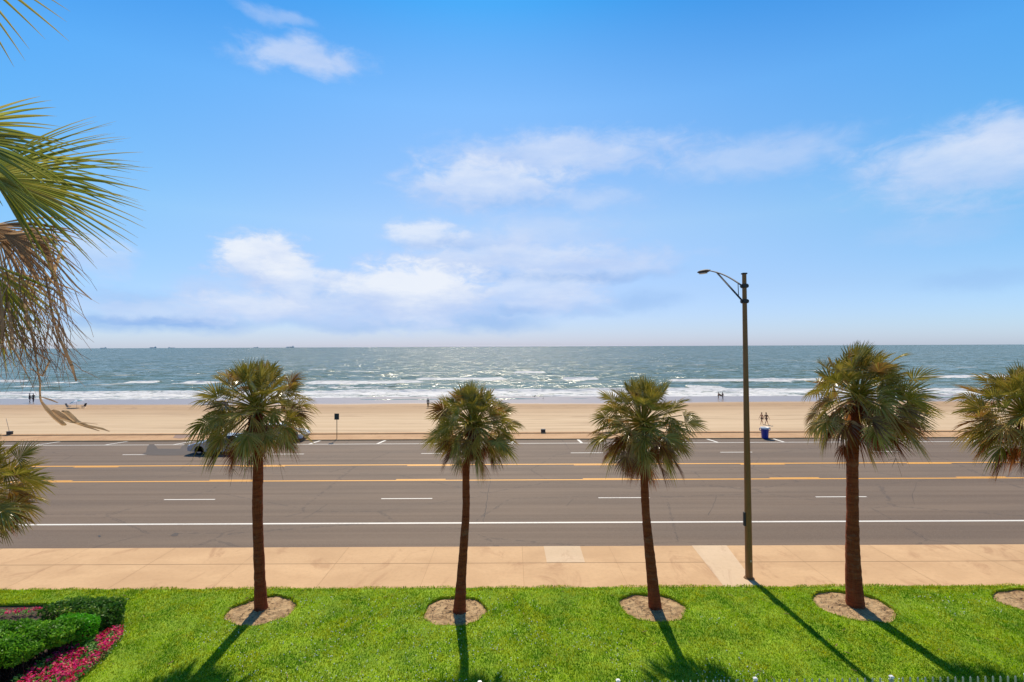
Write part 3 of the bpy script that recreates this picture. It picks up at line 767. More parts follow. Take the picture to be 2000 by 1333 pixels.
GRP = 'row of cabbage palms along the lawn'
def palm(tr_px, tr_w, cc, rad, D, label, seed, nleaf=100, wind=None, droopk=1.0, trunk_top=None, name='cabbage_palm', stalks=0, extra=None, dead=14, group=GRP, squash=1.0):
    rr = random.Random(seed)
    base = P(*tr_px[0], ZP+.02); D = base.y if D is None else D
    t = thing(name, base, label, 'palm tree', group)
    C = Pd(*cc, D)                       # centre of the crown
    hub = C+Vector((0, 0, -.02*rad))
    pts = [base+Vector((0, 0, -.08))]+[Pd(a, b, D) for a, b in tr_px[1:]]+[hub+Vector((0, 0, -.05))]
    rad_px = [wv*D/F/2 for wv in tr_w]; rad_px.append(rad_px[-1]*.85)
    # smooth catmull resample
    rad_px[0] *= 1.12; P2 = []; R2 = []
    for i in range(len(pts)-1):
        p0 = pts[max(0, i-1)]; p1 = pts[i]; p2 = pts[i+1]; p3 = pts[min(len(pts)-1, i+2)]
        for k in range(14):
            s = k/14
            q = .5*((2*p1)+(p2-p0)*s+(2*p0-5*p1+4*p2-p3)*s*s+(-p0+3*p1-3*p2+p3)*s**3)
            P2.append(q); R2.append(rad_px[i]*(1-s)+rad_px[i+1]*s)
    P2.append(pts[-1]); R2.append(rad_px[-1])
    R2 = [r*(1+.03*rr.uniform(-1, 1)) for i, r in enumerate(R2)]
    v, f = tube_data(P2, R2, 18)
    v = [q+Vector((rr.uniform(-1, 1), rr.uniform(-1, 1), 0))*.006 for q in v]
    mesh_obj('trunk', v, f, M_TRUNK, t, True)
    # green crown
    Lv = Leaves()
    for i in range(nleaf):
        f_ = (i+.5)/nleaf
        el_ = R(86-130*f_**.85)            # from straight up to well below level
        az_ = i*2.39996+rr.uniform(-.25, .25)
        k_ = .72+.28*max(0, math.cos(el_)); lp = rad*rr.uniform(.38, .74)*k_; Rb = rad*rr.uniform(.32, .40)*k_
        tint = (.80-.24*f_**1.5+rr.gauss(0, .07) if rr.random() > .2 else rr.uniform(.88, 1.0)) if rr.random() > .16+.5*max(0, f_-.45) else rr.uniform(.0, .5)
        frond(Lv, hub+Vector((0, 0, .16*rad*(1-f_)))+Vector((math.cos(az_), math.sin(az_), 0))*.06, az_, el_, lp, Rb, tint, rr, nseg=24, droop=(.14+.30*f_)*droopk*rr.uniform(.3, 1.9), sag=.02+.10*f_,
              thmax=rr.uniform(1.3, 2.3), wind=wind, tip=tint-.12 if rr.random() < .25 else .34)
    # spear leaves standing upright
    for k in range(5):
        az_ = rr.uniform(0, 6.28)
        frond(Lv, hub+Vector((0, 0, .15*rad)), az_, rr.uniform(1.1, 1.5), rad*.38, rad*.42, .82, rr, nseg=10, droop=.02, sag=0, thmax=.55, wind=wind, steps=4)
    if extra: extra(Lv, hub, rr)
    Lv.build('crown', M_FROND, t)
    # dead skirt
    Ld = Leaves()
    for i in range(int(dead*1.7)):
        az_ = i*2.39996+rr.uniform(-.3, .3); el_ = rr.uniform(-1.25, -.15)
        frond(Ld, hub+Vector((0, 0, -.08*rad)), az_, el_, rad*rr.uniform(.25, .62), rad*rr.uniform(.26, .34), rr.uniform(.1, .9), rr, nseg=22, droop=.45, sag=.2, thmax=rr.uniform(.5, 1.2), wind=wind)
    Ld.build('dead_fronds', M_DEAD, t)
    # cut leaf bases under the crown
    V = []; Fc = []
    for k in range(34):
        az_ = k*2.39996; zz = -.05-.55*(k/34)
        q = P2[-1]+Vector((0, 0, zz)); r = rad_px[-1]
        d = Vector((math.cos(az_), math.sin(az_), .9)).normalized()
        a = q+Vector((math.cos(az_), math.sin(az_), 0))*r*.7
        vv, ff = tube_data([a, a+d*.10, a+d*.20], [.05, .04, .022], 5)
        o_ = len(V); V += vv; Fc += [tuple(i+o_ for i in g) for g in ff]
    mesh_obj('leaf_boots', V, Fc, M_TRUNK, t, False)
    if stalks:
        Ls = Leaves()
        for k in range(stalks):
            az_ = rr.uniform(-2.6, -.4) if k % 2 else rr.uniform(-.8, .6)
            p0 = hub.copy(); pts = []
            d = Vector((math.cos(az_), math.sin(az_), -.25))
            for i in range(9):
                s = i/8; pts.append(p0+d*(rad*.75*s)+Vector((0, 0, -1))*(rad*.95*s**2.2))
            Ls.stalk(pts, .012, .004, .3)
            for j in range(26):
                s = rr.uniform(.45, 1); q = pts[int(s*8)]
                e = q+Vector((rr.uniform(-.22, .22), rr.uniform(-.22, .22), -rr.uniform(.05, .3)))
                Ls.stalk([q, (q+e)/2+Vector((rr.uniform(-.04, .04), 0, .02)), e], .004, .002, .3)
        Ls.build('flower_stalks', M_DRY, t)
    return t

palm([(510, 1190), (507, 1120), (503, 1000), (504, 900)], [23, 20, 19, 18], (500, 803), 1.75, None,
     'leftmost full palm on the lawn, slim straight trunk, shaggy crown with hanging brown fronds', 11, stalks=2, dead=12,
     extra=lambda L, h, rr: [frond(L, h, 3.0+k*.5, .15-.25*k, .95, .8, .62, rr, nseg=26, droop=.7, sag=.25) for k in range(2)])
palm([(897, 1196), (902, 1120), (910, 1000), (911, 910)], [24, 18, 14.5, 14], (924, 832), 1.42, None,
     'small palm with thin curved trunk and spiky top, second from the left', 23, dead=14)
palm([(1280, 1188), (1272, 1110), (1262, 1010), (1258, 925)], [23, 20, 15.5, 15], (1256, 832), 1.60, None,
     'palm with leaning bowed trunk and dense round crown nearest the lamp post on its left', 37, dead=16)
palm([(1671, 1184), (1666, 1100), (1665, 1000), (1666, 880)], [29, 26, 21, 20], (1676, 778), 1.85, None,
     'tallest palm on the lawn, right of the lamp post, wind-blown crown with reddish dead skirt', 41, wind=Vector((.22, 0, -.03)), stalks=3, dead=20)
palm([(2035, 1180), (2034, 1100), (2032, 1000), (2030, 880)], [28, 25, 23, 22], (2003, 815), 1.80, None,
     'palm cut off by the right edge, only the left half of its crown seen', 53, wind=Vector((-.05, 0, -.02)), dead=12)
palm([(-70, 1420), (-68, 1300), (-66, 1200), (-66, 1080)], [34, 30, 28, 28], (-62, 966), 1.36, None,
     'palm at the left edge above the flower bed, only fan leaf tips in view', 67, dead=8, droopk=.6)

# near palm, left edge: crown right beside the balcony
near_c = Vector((-4.75, 3.7, 8.75))
tnear = thing('cabbage_palm', (-5.0, 3.7, ZL), 'close palm at the upper left with large green fans and torn brown hanging fronds', 'palm tree')
v, f = tube_data([Vector((-5.2, 3.7, ZL-.1)), Vector((-5.15, 3.7, 3)), Vector((-4.95, 3.7, 6)), Vector((-4.8, 3.7, 8.6))], [.24, .2, .18, .17], 18)
mesh_obj('trunk', v, f, M_TRUNK, tnear, True)
rr = random.Random(5)
Lg = Leaves()
def nfan(L, hx, hy, D, tx, ty, tD, rad_px, th0, nseg, tint, droop, facing=(0, -1, .25), tip=None, vfold=.15, steps=9, jag=.12, costa=.25, wind=None, wf=1.0):
    O = Pd(hx, hy, D); T = Pd(tx, ty, tD); u = (T-O).normalized()
    L.fan(O, u, Vector(facing).normalized(), rad_px*D/F, nseg, 1, droop, tint, rr, vfold=vfold, tip=tip, costa=costa, th0=th0, steps=steps, jag=jag, wind=wind, wfac=wf)
    L.stalk([near_c, (near_c+O)/2+Vector((0, 0, .08)), O], .02, .014, .7)
# main big green fan reaching to px 260
nfan(Lg, -70, 330, 3.6, 290, 440, 3.5, 290, (-1.15, .5), 50, .86, .13, tip=.35, facing=(.1, -1, .5), wf=1.1)
nfan(Lg, -90, 300, 3.9, 250, 370, 3.9, 270, (-.45, .55), 16, .84, .12, tip=.62, facing=(.1, -1, .8))
nfan(Lg, -150, 260, 3.3, 100, 300, 3.3, 240, (-.5, .6), 14, .78, .2, tip=.6, facing=(.0, -1, .7))
nfan(Lg, -130, 250, 3.7, 100, 232, 3.7, 200, (-.4, .5), 13, .74, .12, tip=.5)
# hanging green fan below
nfan(Lg, -30, 490, 3.5, 15, 690, 3.5, 185, (-1.0, .7), 18, .66, .05, tip=.4, wf=.8)
# leaf above, tips only
nfan(Lg, -200, -160, 3.5, 60, 0, 3.5, 325, (-.35, .45), 9, .6, .08, tip=.4, wf=.5)
# rest of the crown, outside the frame
for k in range(22):
    az_ = rr.uniform(1.9, 5.2); el_ = rr.uniform(-.4, 1.4)
    frond(Lg, near_c+Vector((-.1, 0, 0)), az_, el_, .65, .8, rr.uniform(.55, .85), rr, nseg=20, droop=.4, sag=.3)
Lg.build('crown', M_NEARF, tnear)
Lb = Leaves()
def nfan_b(hx, hy, D, tx, ty, tD, rad_px, th0, nseg, tint, droop, **k):
    nfan(Lb, hx, hy, D, tx, ty, tD, rad_px, th0, nseg, tint, droop, **k)
nfan_b(-40, 430, 3.6, 150, 540, 3.6, 170, (-.7, .75), 22, .5, .35, jag=.35, wf=.8)
nfan_b(-70, 440, 3.55, 120, 455, 3.5, 190, (-.35, .5), 18, .3, .25, jag=.4, wf=.9)
nfan_b(-20, 450, 3.4, 90, 480, 3.4, 130, (-.5, .5), 12, .35, .12, jag=.4, wf=1.0)
nfan_b(-20, 510, 3.7, 90, 600, 3.7, 165, (-.6, .5), 18, .7, .2, jag=.4, wf=.5)
nfan_b(-30, 600, 3.5, 60, 730, 3.5, 120, (-.7, .6), 14, .45, .25, jag=.45, wf=.45)
# torn fibres: thin wandering strands
for k in range(300):
    px = rr.uniform(-20, 120); py = rr.uniform(440, 680)
    q = Pd(px, py, rr.uniform(3.4, 3.8)); pts = [q]; d = Vector((rr.uniform(-.1, .5), rr.uniform(-.2, .2), -1)).normalized(); L_ = rr.uniform(.12, .55)
    if py+L_*280 > 775: L_ = max(.08, (775-py)/280)
    for i in range(6):
        d = (d+Vector((rr.gauss(0, .28), rr.gauss(0, .2), rr.gauss(0, .12)-.12))).normalized(); q = q+d*L_/6; pts.append(q)
    Lb.stalk(pts, rr.uniform(.0018, .0048), .001, rr.uniform(.1, .9))
Lb.build('dead_fronds', M_DRY, tnear)
# snapped twisted frond piece hanging lower
Lt = Leaves()
def blade_px(px_pts, D, wds, tint):
    pts = [Pd(a, b, D+i*.02) for i, (a, b) in enumerate(px_pts)]; k = len(Lt.V)
    for i, p in enumerate(pts):
        a = pts[max(0, i-1)]; b = pts[min(len(pts)-1, i+1)]; t_ = (b-a).normalized(); s_ = t_.cross(Vector((0, -1, .3))).normalized()
        w_ = wds[i]*D/F
        Lt.V += [p-s_*w_*.5, p+Vector((0, -.012, 0)), p+s_*w_*.5]; Lt.T += [tint, tint*.6, tint]
    for i in range(len(pts)-1):
        a = k+3*i; Lt.F += [(a, a+1, a+4, a+3), (a+1, a+2, a+5, a+4)]
blade_px([(79, 776), (82, 786), (92, 800), (108, 816), (124, 829), (130, 831)], 3.5, [2, 5, 8, 9, 8, 2], .5)
blade_px([(103, 801), (110, 806), (122, 815), (135, 820), (150, 826), (170, 834), (195, 842)], 3.52, [4, 11, 12, 9, 6, 4, 1], .35)
blade_px([(122, 803), (130, 806), (140, 815), (152, 825), (172, 832), (200, 838), (215, 843)], 3.48, [3, 10, 10, 7, 4, 4, 1], .6)
blade_px([(120, 820), (140, 825), (165, 826), (192, 829)], 3.5, [2, 3, 2, 1], .9)
blade_px([(80, 750), (79, 765), (80, 780)], 3.5, [1.5, 2, 3], .4)
blade_px([(82, 776), (98, 781), (114, 787)], 3.5, [1, 3, 1], .3)
blade_px([(60, 640), (70, 690), (76, 730), (80, 752)], 3.5, [1.5, 1.5, 1.5, 1.5], .4)
for (pp, ww, tt) in [([(-10, 474), (30, 462), (70, 462), (100, 470), (112, 480)], [6, 12, 13, 10, 2], .35), ([(60, 466), (90, 490), (100, 520), (112, 560), (120, 580)], [4, 9, 12, 7, 1], .15),
                      ([(124, 482), (116, 498), (106, 530), (98, 556)], [3, 8, 9, 2], .7), ([(30, 470), (45, 500), (70, 540), (80, 570)], [4, 10, 9, 2], .5), ([(70, 480), (110, 515), (150, 560), (180, 586)], [3, 4, 3, 1], .3),
                      ([(18, 590), (20, 625), (23, 660), (24, 684)], [2, 8, 9, 7], 1.0), ([(46, 580), (52, 610), (60, 640), (66, 664)], [1, 6, 6, 1], 1.0), ([(0, 560), (4, 620), (6, 680)], [4, 9, 3], .9),
                      ([(100, 560), (124, 585), (132, 615)], [1, 6, 1], .4), ([(90, 540), (100, 600), (112, 650), (140, 715), (150, 745)], [2, 3, 5, 7, 1], .35), ([(60, 640), (72, 690), (98, 705), (84, 735), (60, 720)], [2, 3, 4, 3, 1], .4)]:
    blade_px(pp, 3.45, ww, tt)
Lt.build('hanging_frond_piece', M_DRY, tnear)

# ------------------------------------------------------------------ lamp post
M_POST = simple('brown_post', (.24, .11, .030), .55, 0.1, .25, 2.5, .2)
M_DARKM = simple('dark_metal', (.035, .033, .036), .65, .1, .15, 8)
bl = P(1463, 1130, 0); DL = bl.y
lamp = thing('street_lamp', bl, 'tall brown street lamp with a single arm reaching over the road, pavement edge', 'street lamp')
top = Pd(1453.5, 536, DL)
def atz(z): return bl+(top-bl)*(z/(top.z))
zt = top.z
ring = [(0, .125), (.05, .125), (2.0, .118), (4, .108), (7, .09), (zt-.02, .073), (zt, .073)]
tube('post', [atz(z) for z, r in ring], [r for z, r in ring], M_POST, lamp, 12, smooth=True)
zc1 = Pd(1453, 559, DL).z; zc2 = Pd(1453, 589, DL).z
for zc in (zc1, zc2):
    c = atz(zc); bm = bmesh.new(); box(bm, c, (.21, .21, .14), 0, .02); box(bm, c+Vector((.11, 0, 0)), (.05, .12, .10), 0, .01); box(bm, c-Vector((.11, 0, 0)), (.05, .12, .10), 0, .01)
    bm_obj('clamp', bm, M_DARKM, lamp)
bm = bmesh.new(); box(bm, atz(zt)+Vector((0, 0, .02)), (.17, .17, .05), 0, .012); bm_obj('cap', bm, M_DARKM, lamp)
A0 = atz(zc1)+Vector((-.02, .08, 0)); lum = Pd(1385, 529, 21.1)
A = [A0+(lum-A0)*s+Vector((0, 0, .10))*math.sin(math.pi*s) for s in np.linspace(0, 1, 9)]
tube('arm', A, [.028]*7+[.024, .024], M_DARKM, lamp, 8)
B0 = atz(zc2)+Vector((-.02, .08, 0)); br = A[6]
tube('brace', [B0, (B0+br)/2, br], .032, M_DARKM, lamp, 8)
q1 = A[1]; s1 = min(np.linspace(0, 1, 40), key=lambda s: abs((B0+(br-B0)*s).y-q1.y)); tube('strut', [q1, B0+(br-B0)*float(s1)], .014, M_DARKM, lamp, 6)
# cobra head: flattened teardrop
tipL = Pd(1360, 534, 22.0); ax = (tipL-lum).normalized(); Lh = .78
sx = ax.cross(Vector((0, 0, 1))).normalized(); uz = sx.cross(ax).normalized()
V = []; Fc = []; n = 16; stn = [(-.06, .035, .035), (.02, .06, .05), (.10, .10, .07), (.25, .155, .085), (.45, .175, .085), (.62, .14, .07), (.74, .075, .045), (.79, .01, .01)]
for (s, wv, hv) in stn:
    for k in range(n):
        a = 2*math.pi*k/n; zz = math.sin(a)*hv; zz = zz if zz > 0 else zz*.55
        V.append(lum+ax*s+sx*(math.cos(a)*wv)+uz*zz)
for i in range(len(stn)-1):
    for k in range(n): Fc.append((i*n+k, i*n+(k+1) % n, (i+1)*n+(k+1) % n, (i+1)*n+k))
Fc += [tuple(range(n)), tuple(range((len(stn)-1)*n, len(stn)*n))]
mesh_obj('lamp_head', V, Fc, M_DARKM, lamp, True)
V = [lum+ax*(.42+.26*math.cos(a))+sx*(.12*math.sin(a))+uz*(-.052) for a in np.linspace(0, 2*math.pi, 20, endpoint=False)]
V += [p+uz*-.025 for p in V]; mesh_obj('lens', V, [tuple(range(20, 40))]+[(i, (i+1) % 20, (i+1) % 20+20, i+20) for i in range(20)], simple('lens_plastic', (.35, .33, .30), .3), lamp)
bm = bmesh.new(); c = atz(Pd(1456, 1014, DL).z)+Vector((-.13, 0, 0)); box(bm, c, (.06, .12, .48), 0, .012); bm_obj('access_box', bm, M_DARKM, lamp)
bm = bmesh.new(); c = atz(Pd(1460, 1094, DL).z)+Vector((.02, -.118, 0)); box(bm, c, (.05, .02, .07), 0, .006); bm_obj('tag', bm, simple('tag_pale', (.6, .5, .35), .5), lamp)
bm = bmesh.new(); bmesh.ops.create_cone(bm, segments=20, radius1=.19, radius2=.15, depth=.05, cap_ends=True, matrix=Matrix.Translation(bl+Vector((0, 0, .025)))); bm_obj('base_ring', bm, M_POST, lamp)

# ------------------------------------------------------------------ fence at the bottom
zf = 2.0
fa = P(937, 1333.5, zf); fb = P(2010, 1319, zf); dirf = (fb-fa).normalized()
fence = thing('metal_fence', Vector((fa.x, fa.y, ZL)), 'grey metal picket fence whose tips just show along the bottom right', 'fence')
M_PICK = simple('fence_metal', (.42, .44, .38), .45, .2, .15, 10)
bm = bmesh.new(); Lf = 2.56
def at(s, z): return Vector((fa.x+dirf.x*s, fa.y+dirf.y*s, z))
ang = math.atan2(dirf.y, dirf.x)
V = []; Fc = []
s = -16.0
while s < 14.5:
    c = at(s, 0)
    if abs((s/Lf)-round(s/Lf)) > .03:
        o_ = len(V); r = .011
        for z in (.12, zf-.03):
            for (dx, dy) in ((-r, -r), (r, -r), (r, r), (-r, r)): V.append((c.x+dx, c.y+dy, z))
        V.append((c.x, c.y, zf))
        Fc += [(o_, o_+1, o_+5, o_+4), (o_+1, o_+2, o_+6, o_+5), (o_+2, o_+3, o_+7, o_+6), (o_+3, o_, o_+4, o_+7), (o_+4, o_+5, o_+8), (o_+5, o_+6, o_+8), (o_+6, o_+7, o_+8), (o_+7, o_+4, o_+8)]
    s += Lf/18
mesh_obj('pickets', V, Fc, M_PICK, fence)
for z in (.25, zf-.22):
    bm = bmesh.new(); box(bm, at(-.75, z), (30.5, .035, .04), ang, .004); bm_obj('rail', bm, M_PICK, fence)
M_CAP = simple('cap_white', (.78, .78, .76), .5)
for k in range(-6, 6):
    bm = bmesh.new(); box(bm, at(k*Lf, zf/2-.02), (.06, .06, zf-.04), ang, .005); pp = bm_obj('post', bm, M_PICK, fence)
    bm = bmesh.new(); box(bm, at(k*Lf, zf+.0), (.075, .075, .045), ang, .012); bm_obj('cap', bm, M_CAP, pp)

# ------------------------------------------------------------------ hedges and flowers
def mat_foliage(name, cols, trans=.38, rough=.5):
    m, t = material(name)
    a = t.add('ShaderNodeAttribute'); a.attribute_name = 'tint'
    c = t.ramp(a.outputs['Fac'], [(i/(len(cols)-1), k) for i, k in enumerate(cols)])
    t.l.new(c, t.b.inputs['Base Color']); t.b.inputs['Roughness'].default_value = rough; t.b.inputs['Specular IOR Level'].default_value = .22
    tr = t.add('ShaderNodeBsdfTranslucent'); t.l.new(c, tr.inputs[0])
    mx = t.add('ShaderNodeMixShader'); mx.inputs[0].default_value = trans
    t.l.new(t.b.outputs[0], mx.inputs[1]); t.l.new(tr.outputs[0], mx.inputs[2]); t.l.new(mx.outputs[0], t.out.inputs[0])
    return m
def leaf_quads(pts, nrm, size, rg, up=.6):
    n = len(pts); d = rg.normal(size=(n, 3)); d = d+nrm*up; d /= np.linalg.norm(d, axis=1)[:, None]
    a = np.cross(d, rg.normal(size=(n, 3))); a /= np.linalg.norm(a, axis=1)[:, None]; b = np.cross(d, a)
    s = size*rg.uniform(.6, 1.3, n)[:, None]
    V = np.stack([pts-a*s, pts-b*s*.5+d*s*.12, pts+a*s, pts+b*s*.5+d*s*.12], 1)
    return V.reshape(-1, 3), np.arange(4*n).reshape(-1, 4)
def shrub(label, lobes, dens, size, cols, seed, base, name='shrub', group=None, stem=True, flat=None):
    """lobes: (cx,cy,cz,rx,ry,rz); leaves sit near the lobes' surfaces and inside"""
    rg = np.random.default_rng(seed); t = thing(name, base, label, 'shrub', group)
    PV = []; NV = []
    for (cx, cy, cz, rx, ry, rz) in lobes:
        n = int(dens*(rx*ry+ry*rz+rx*rz)*4)
        d = rg.normal(size=(n, 3)); d /= np.linalg.norm(d, axis=1)[:, None]
        dd = np.sign(d)*np.abs(d)**.75; dd /= (np.abs(dd)**3).sum(1)[:, None]**(1/3)
        r = 1-.35*rg.random(n)**2
        bump_ = 1+.26*(fbm(dd[:, 0]*3+cx*3, dd[:, 2]*3+dd[:, 1]*2+cy, 3, seed)-.5)*2
        p = np.array([cx, cy, cz])+dd*np.array([rx, ry, rz])*(r*bump_)[:, None]
        k = p[:, 2] > .02; PV.append(p[k]); NV.append(d[k])
    PV = np.concatenate(PV); NV = np.concatenate(NV)
    Vq, Fq = leaf_quads(PV, NV, size, rg)
    tn = np.clip(fbm(PV[:, 0]*2.2, PV[:, 1]*2.2+PV[:, 2], 3, seed+5)*1.1-.05+rg.normal(0, .14, len(PV)), 0, 1)
    o = big_mesh('foliage', Vq-np.array(base), Fq, mat_foliage('leaf_'+name, cols), attrs={'tint': np.repeat(tn, 4)}, parent=t, nper=4)
    if stem:
        V = []; Fc = []
        for (cx, cy, cz, rx, ry, rz) in lobes:
            for k in range(46):
                b0 = Vector((cx+rg.uniform(-.75, .75)*rx, cy+rg.uniform(-.75, .75)*ry, ZP)); e = Vector((cx+rg.uniform(-.8, .8)*rx, cy+rg.uniform(-.8, .8)*ry, cz+rz*.5))
                vv, ff = tube_data([b0, (b0+e)/2+Vector((0, 0, .05)), e], [.014, .009, .004], 5); k0 = len(V); V += vv; Fc += [tuple(i+k0 for i in g) for g in ff]
        mesh_obj('stems', V, Fc, simple('twig', (.045, .018, .012), .9), t)
    return t
GREENS = [(.05, .14, .008), (.11, .30, .014), (.18, .44, .022), (.45, .66, .05)]
YGREEN = [(.04, .11, .012), (.07, .19, .02), (.16, .30, .03), (.60, .60, .03)]
BRIGHT = [(.09, .36, .01), (.12, .48, .012), (.20, .60, .02)]
# long hedge at the left edge
lob = []
for i in range(9):
    s = i/8
    x = -12.45-4.2*s; y = 13.35+.15*math.sin(i*1.3)-.1*s
    lob.append((x-.1, y+.15*random.uniform(-1, 1), (.64 if i else .58), .62, .78+.1*random.random(), .24))
lob.append((-12.1, 13.75, .62, .50, .5, .26)); lob.append((-12.9, 12.6, .62, .5, .5, .25)); lob.append((-13.6, 12.4, .6, .6, .5, .25))
shrub('long clipped green hedge running off the left edge, its near side in deep shade', lob, 900, .045, GREENS, 3, (-13.5, 13.2, ZP), 'hedge')
shrub('dark green clipped shrub with yellowish top, nearest the flower bed tip', [(-12.5, 15.15, .38, .72, .50, .40), (-11.95, 14.95, .36, .5, .48, .40), (-13.3, 15.3, .34, .6, .45, .36), (-12.2, 15.4, .36, .5, .4, .38)], 1000, .045, YGREEN, 4, (-12.4, 15.1, ZP))
shrub('small bright green shrub between the two darker hedges', [(-11.95, 14.15, .42, .46, .36, .44), (-12.35, 14.25, .40, .4, .34, .42)], 1700, .03, BRIGHT, 6, (-12.1, 14.2, ZP))

def flowers(name, label, spine, seed, hgt=.22, step=.0011):
    """spine: list of (x,y,halfwidth)"""
    rg = np.random.default_rng(seed); L_ = []
    for (x0, y0, w0), (x1, y1, w1) in zip(spine[:-1], spine[1:]):
        d = math.hypot(x1-x0, y1-y0); n = int(d*(w0+w1)/step*1.0)
        t_ = rg.random(n); ww = (w0+(w1-w0)*t_)*rg.uniform(-1, 1, n); nx, ny = -(y1-y0)/d, (x1-x0)/d
        L_.append(np.stack([x0+(x1-x0)*t_+nx*ww, y0+(y1-y0)*t_+ny*ww], -1))
    xy = np.concatenate(L_); n = len(xy)
    top_ = hgt*(.7+.6*fbm(xy[:, 0]*2.5, xy[:, 1]*2.5, 3, seed)); z = ZP+.02+top_*rg.random(n)**.45
    pts = np.stack([xy[:, 0], xy[:, 1], z], -1)
    isf = (z > ZP+top_*.66) & (fbm(xy[:, 0]*5+9, xy[:, 1]*5, 3, seed+3) > .36) & (rg.random(n) < .8)
    root = thing(name, (spine[0][0], spine[0][1], ZP), label, 'flowers'); root['kind'] = 'stuff'
    base = np.array([spine[0][0], spine[0][1], ZP]); up = np.tile([0, 0, 1.0], (n, 1))
    g = ~isf; V1, F1 = leaf_quads(pts[g], up[g], .040, rg, .8)
    big_mesh('leaves', V1-base, F1, mat_foliage('bedding_leaf', [(.06, .20, .02), (.16, .40, .05), (.36, .58, .20)]), attrs={'tint': np.repeat(rg.random(g.sum()), 4)}, parent=root, nper=4)
    # each bloom: two crossed open quads tilted up
    f_ = pts[isf]+np.array([0, 0, .02]); tn = np.clip(fbm(f_[:, 0]*4, f_[:, 1]*4, 2, seed+9)*1.2-.12+rg.normal(0, .28, len(f_)), 0, 1)
    V2, F2 = leaf_quads(f_, up[isf], .036, rg, 1.6); V3, F3 = leaf_quads(f_+.006, up[isf], .034, rg, 1.0)
    V2 = np.concatenate([V2, V3]); F2 = np.concatenate([F2, F3+len(f_)*4])
    big_mesh('blooms', V2-base, F2, mat_foliage('pink_bloom', [(.60, .010, .05), (.85, .015, .28), (.95, .06, .30), (.95, .30, .22), (.95, .50, .45)], .4, .6), attrs={'tint': np.tile(np.repeat(tn, 4), 2)}, parent=root, nper=4)
    return root
a = P(222, 1232, .15); b = P(150, 1268, .15); c = P(80, 1310, .15); d = P(40, 1345, .15)
flowers('bedding_flowers', 'curved band of bright pink bedding flowers along the lawn edge', [(a.x+.16, a.y+.05, .22), ((a.x*.5+b.x*.5)+.22, (a.y*.5+b.y*.5), .42), (b.x+.28, b.y+.05, .66), (c.x+.42, c.y-.1, .76), (d.x+.50, d.y-.4, .74), (d.x-.1, d.y-1.2, .66)], 8, .30, .0008)
a = P(88, 1193, .1); b = P(-80, 1206, .1)
flowers('bedding_flowers', 'thin strip of pink bedding flowers behind the long hedge', [(a.x, a.y+.1, .07), ((a.x+b.x)/2, (a.y+b.y)/2+.1, .14), (b.x, b.y, .16)], 9, .16)

# ------------------------------------------------------------------ street things on the far side
# sign, seen from behind
sb = P(658, 857.5, -.045)
sign = thing('road_sign', sb, 'dark backed rectangular sign on a thin post at the far kerb', 'road sign')
DS = sb.y; zt_ = Pd(658, 808, DS).z; zb_ = Pd(658, 820, DS).z
tube('post', [sb, Vector((sb.x, sb.y, zt_-.05))], .032, simple('sign_post', (.20, .13, .075), .6), sign, 8)
bm = bmesh.new(); box(bm, (sb.x, sb.y-.045, (zt_+zb_)/2), (.42, .02, zt_-zb_), 0, .006); bm_obj('sign_panel', bm, simple('dark_green_panel', (.022, .035, .028), .6, 0, .3), sign)
# blue bin
bb_ = P(1494, 857, ZR); DB = bb_.y
bn = thing('trash_bin', bb_, 'blue round litter bin with handles and white liner at the far kerb', 'bin')
M_BLUE = simple('blue_plastic', (.012, .035, .30), .4, 0, .2)
def lathe(cx, cy, prof_, n=24, z0=0.0):
    V = []; Fc = []
    for (r, z) in prof_:
        for k in range(n): a = 2*math.pi*k/n; V.append((cx+r*math.cos(a), cy+r*math.sin(a), z+z0))
    for i in range(len(prof_)-1):
        for k in range(n): Fc.append((i*n+k, i*n+(k+1) % n, (i+1)*n+(k+1) % n, (i+1)*n+k))
    return V, Fc
mesh_obj('drum', *lathe(bb_.x, bb_.y, [(.0, .0), (.27, .0), (.285, .1), (.33, .88), (.36, .92), (.36, .98), (.33, .98), (.31, .9), (.0, .85)], 24, ZR), M_BLUE, bn, True)
mesh_obj('liner', *lathe(bb_.x, bb_.y, [(.365, .88), (.375, 1.0), (.345, 1.03), (.30, .95), (.0, .88)], 24, ZR), simple('liner_white', (.70, .72, .74), .5), bn, True)
for sgn in (-1, 1):
    tube('handle', [Vector((bb_.x+sgn*.34, bb_.y, .95+ZR)), Vector((bb_.x+sgn*.47, bb_.y, .93+ZR)), Vector((bb_.x+sgn*.46, bb_.y, .75+ZR)), Vector((bb_.x+sgn*.32, bb_.y, .70+ZR))], .035, M_BLUE, bn, 8)
# small dark boxes on the wall coping
for (px, py, lab) in [(1060, 843.5, 'small dark box on the sea wall, middle of the wall between two palms'), (20, 846.5, 'small dark box on the sea wall at the left edge with a thin rod')]:
    q = P(px, py, .03); q.y = Y_WALL-.28; q.x = (px-1000)/F*q.y
    t = thing('utility_box', (q.x, q.y, .03), lab, 'box', 'small boxes on the sea wall')
    bm = bmesh.new(); box(bm, (q.x, q.y, .17), (.42, .3, .26), 0, .02); bm_obj('body', bm, simple('black_box', (.03, .03, .035), .5), t)
    bm = bmesh.new(); box(bm, (q.x, q.y, .315), (.46, .34, .03), 0, .01); bm_obj('lid', bm, simple('black_lid', (.05, .05, .055), .5), t)
    if px < 500: tube('rod', [Vector((q.x-.05, q.y, .33)), Vector((q.x-.35, q.y, 1.55))], .018, simple('rod_grey', (.28, .25, .22), .5), t, 6)

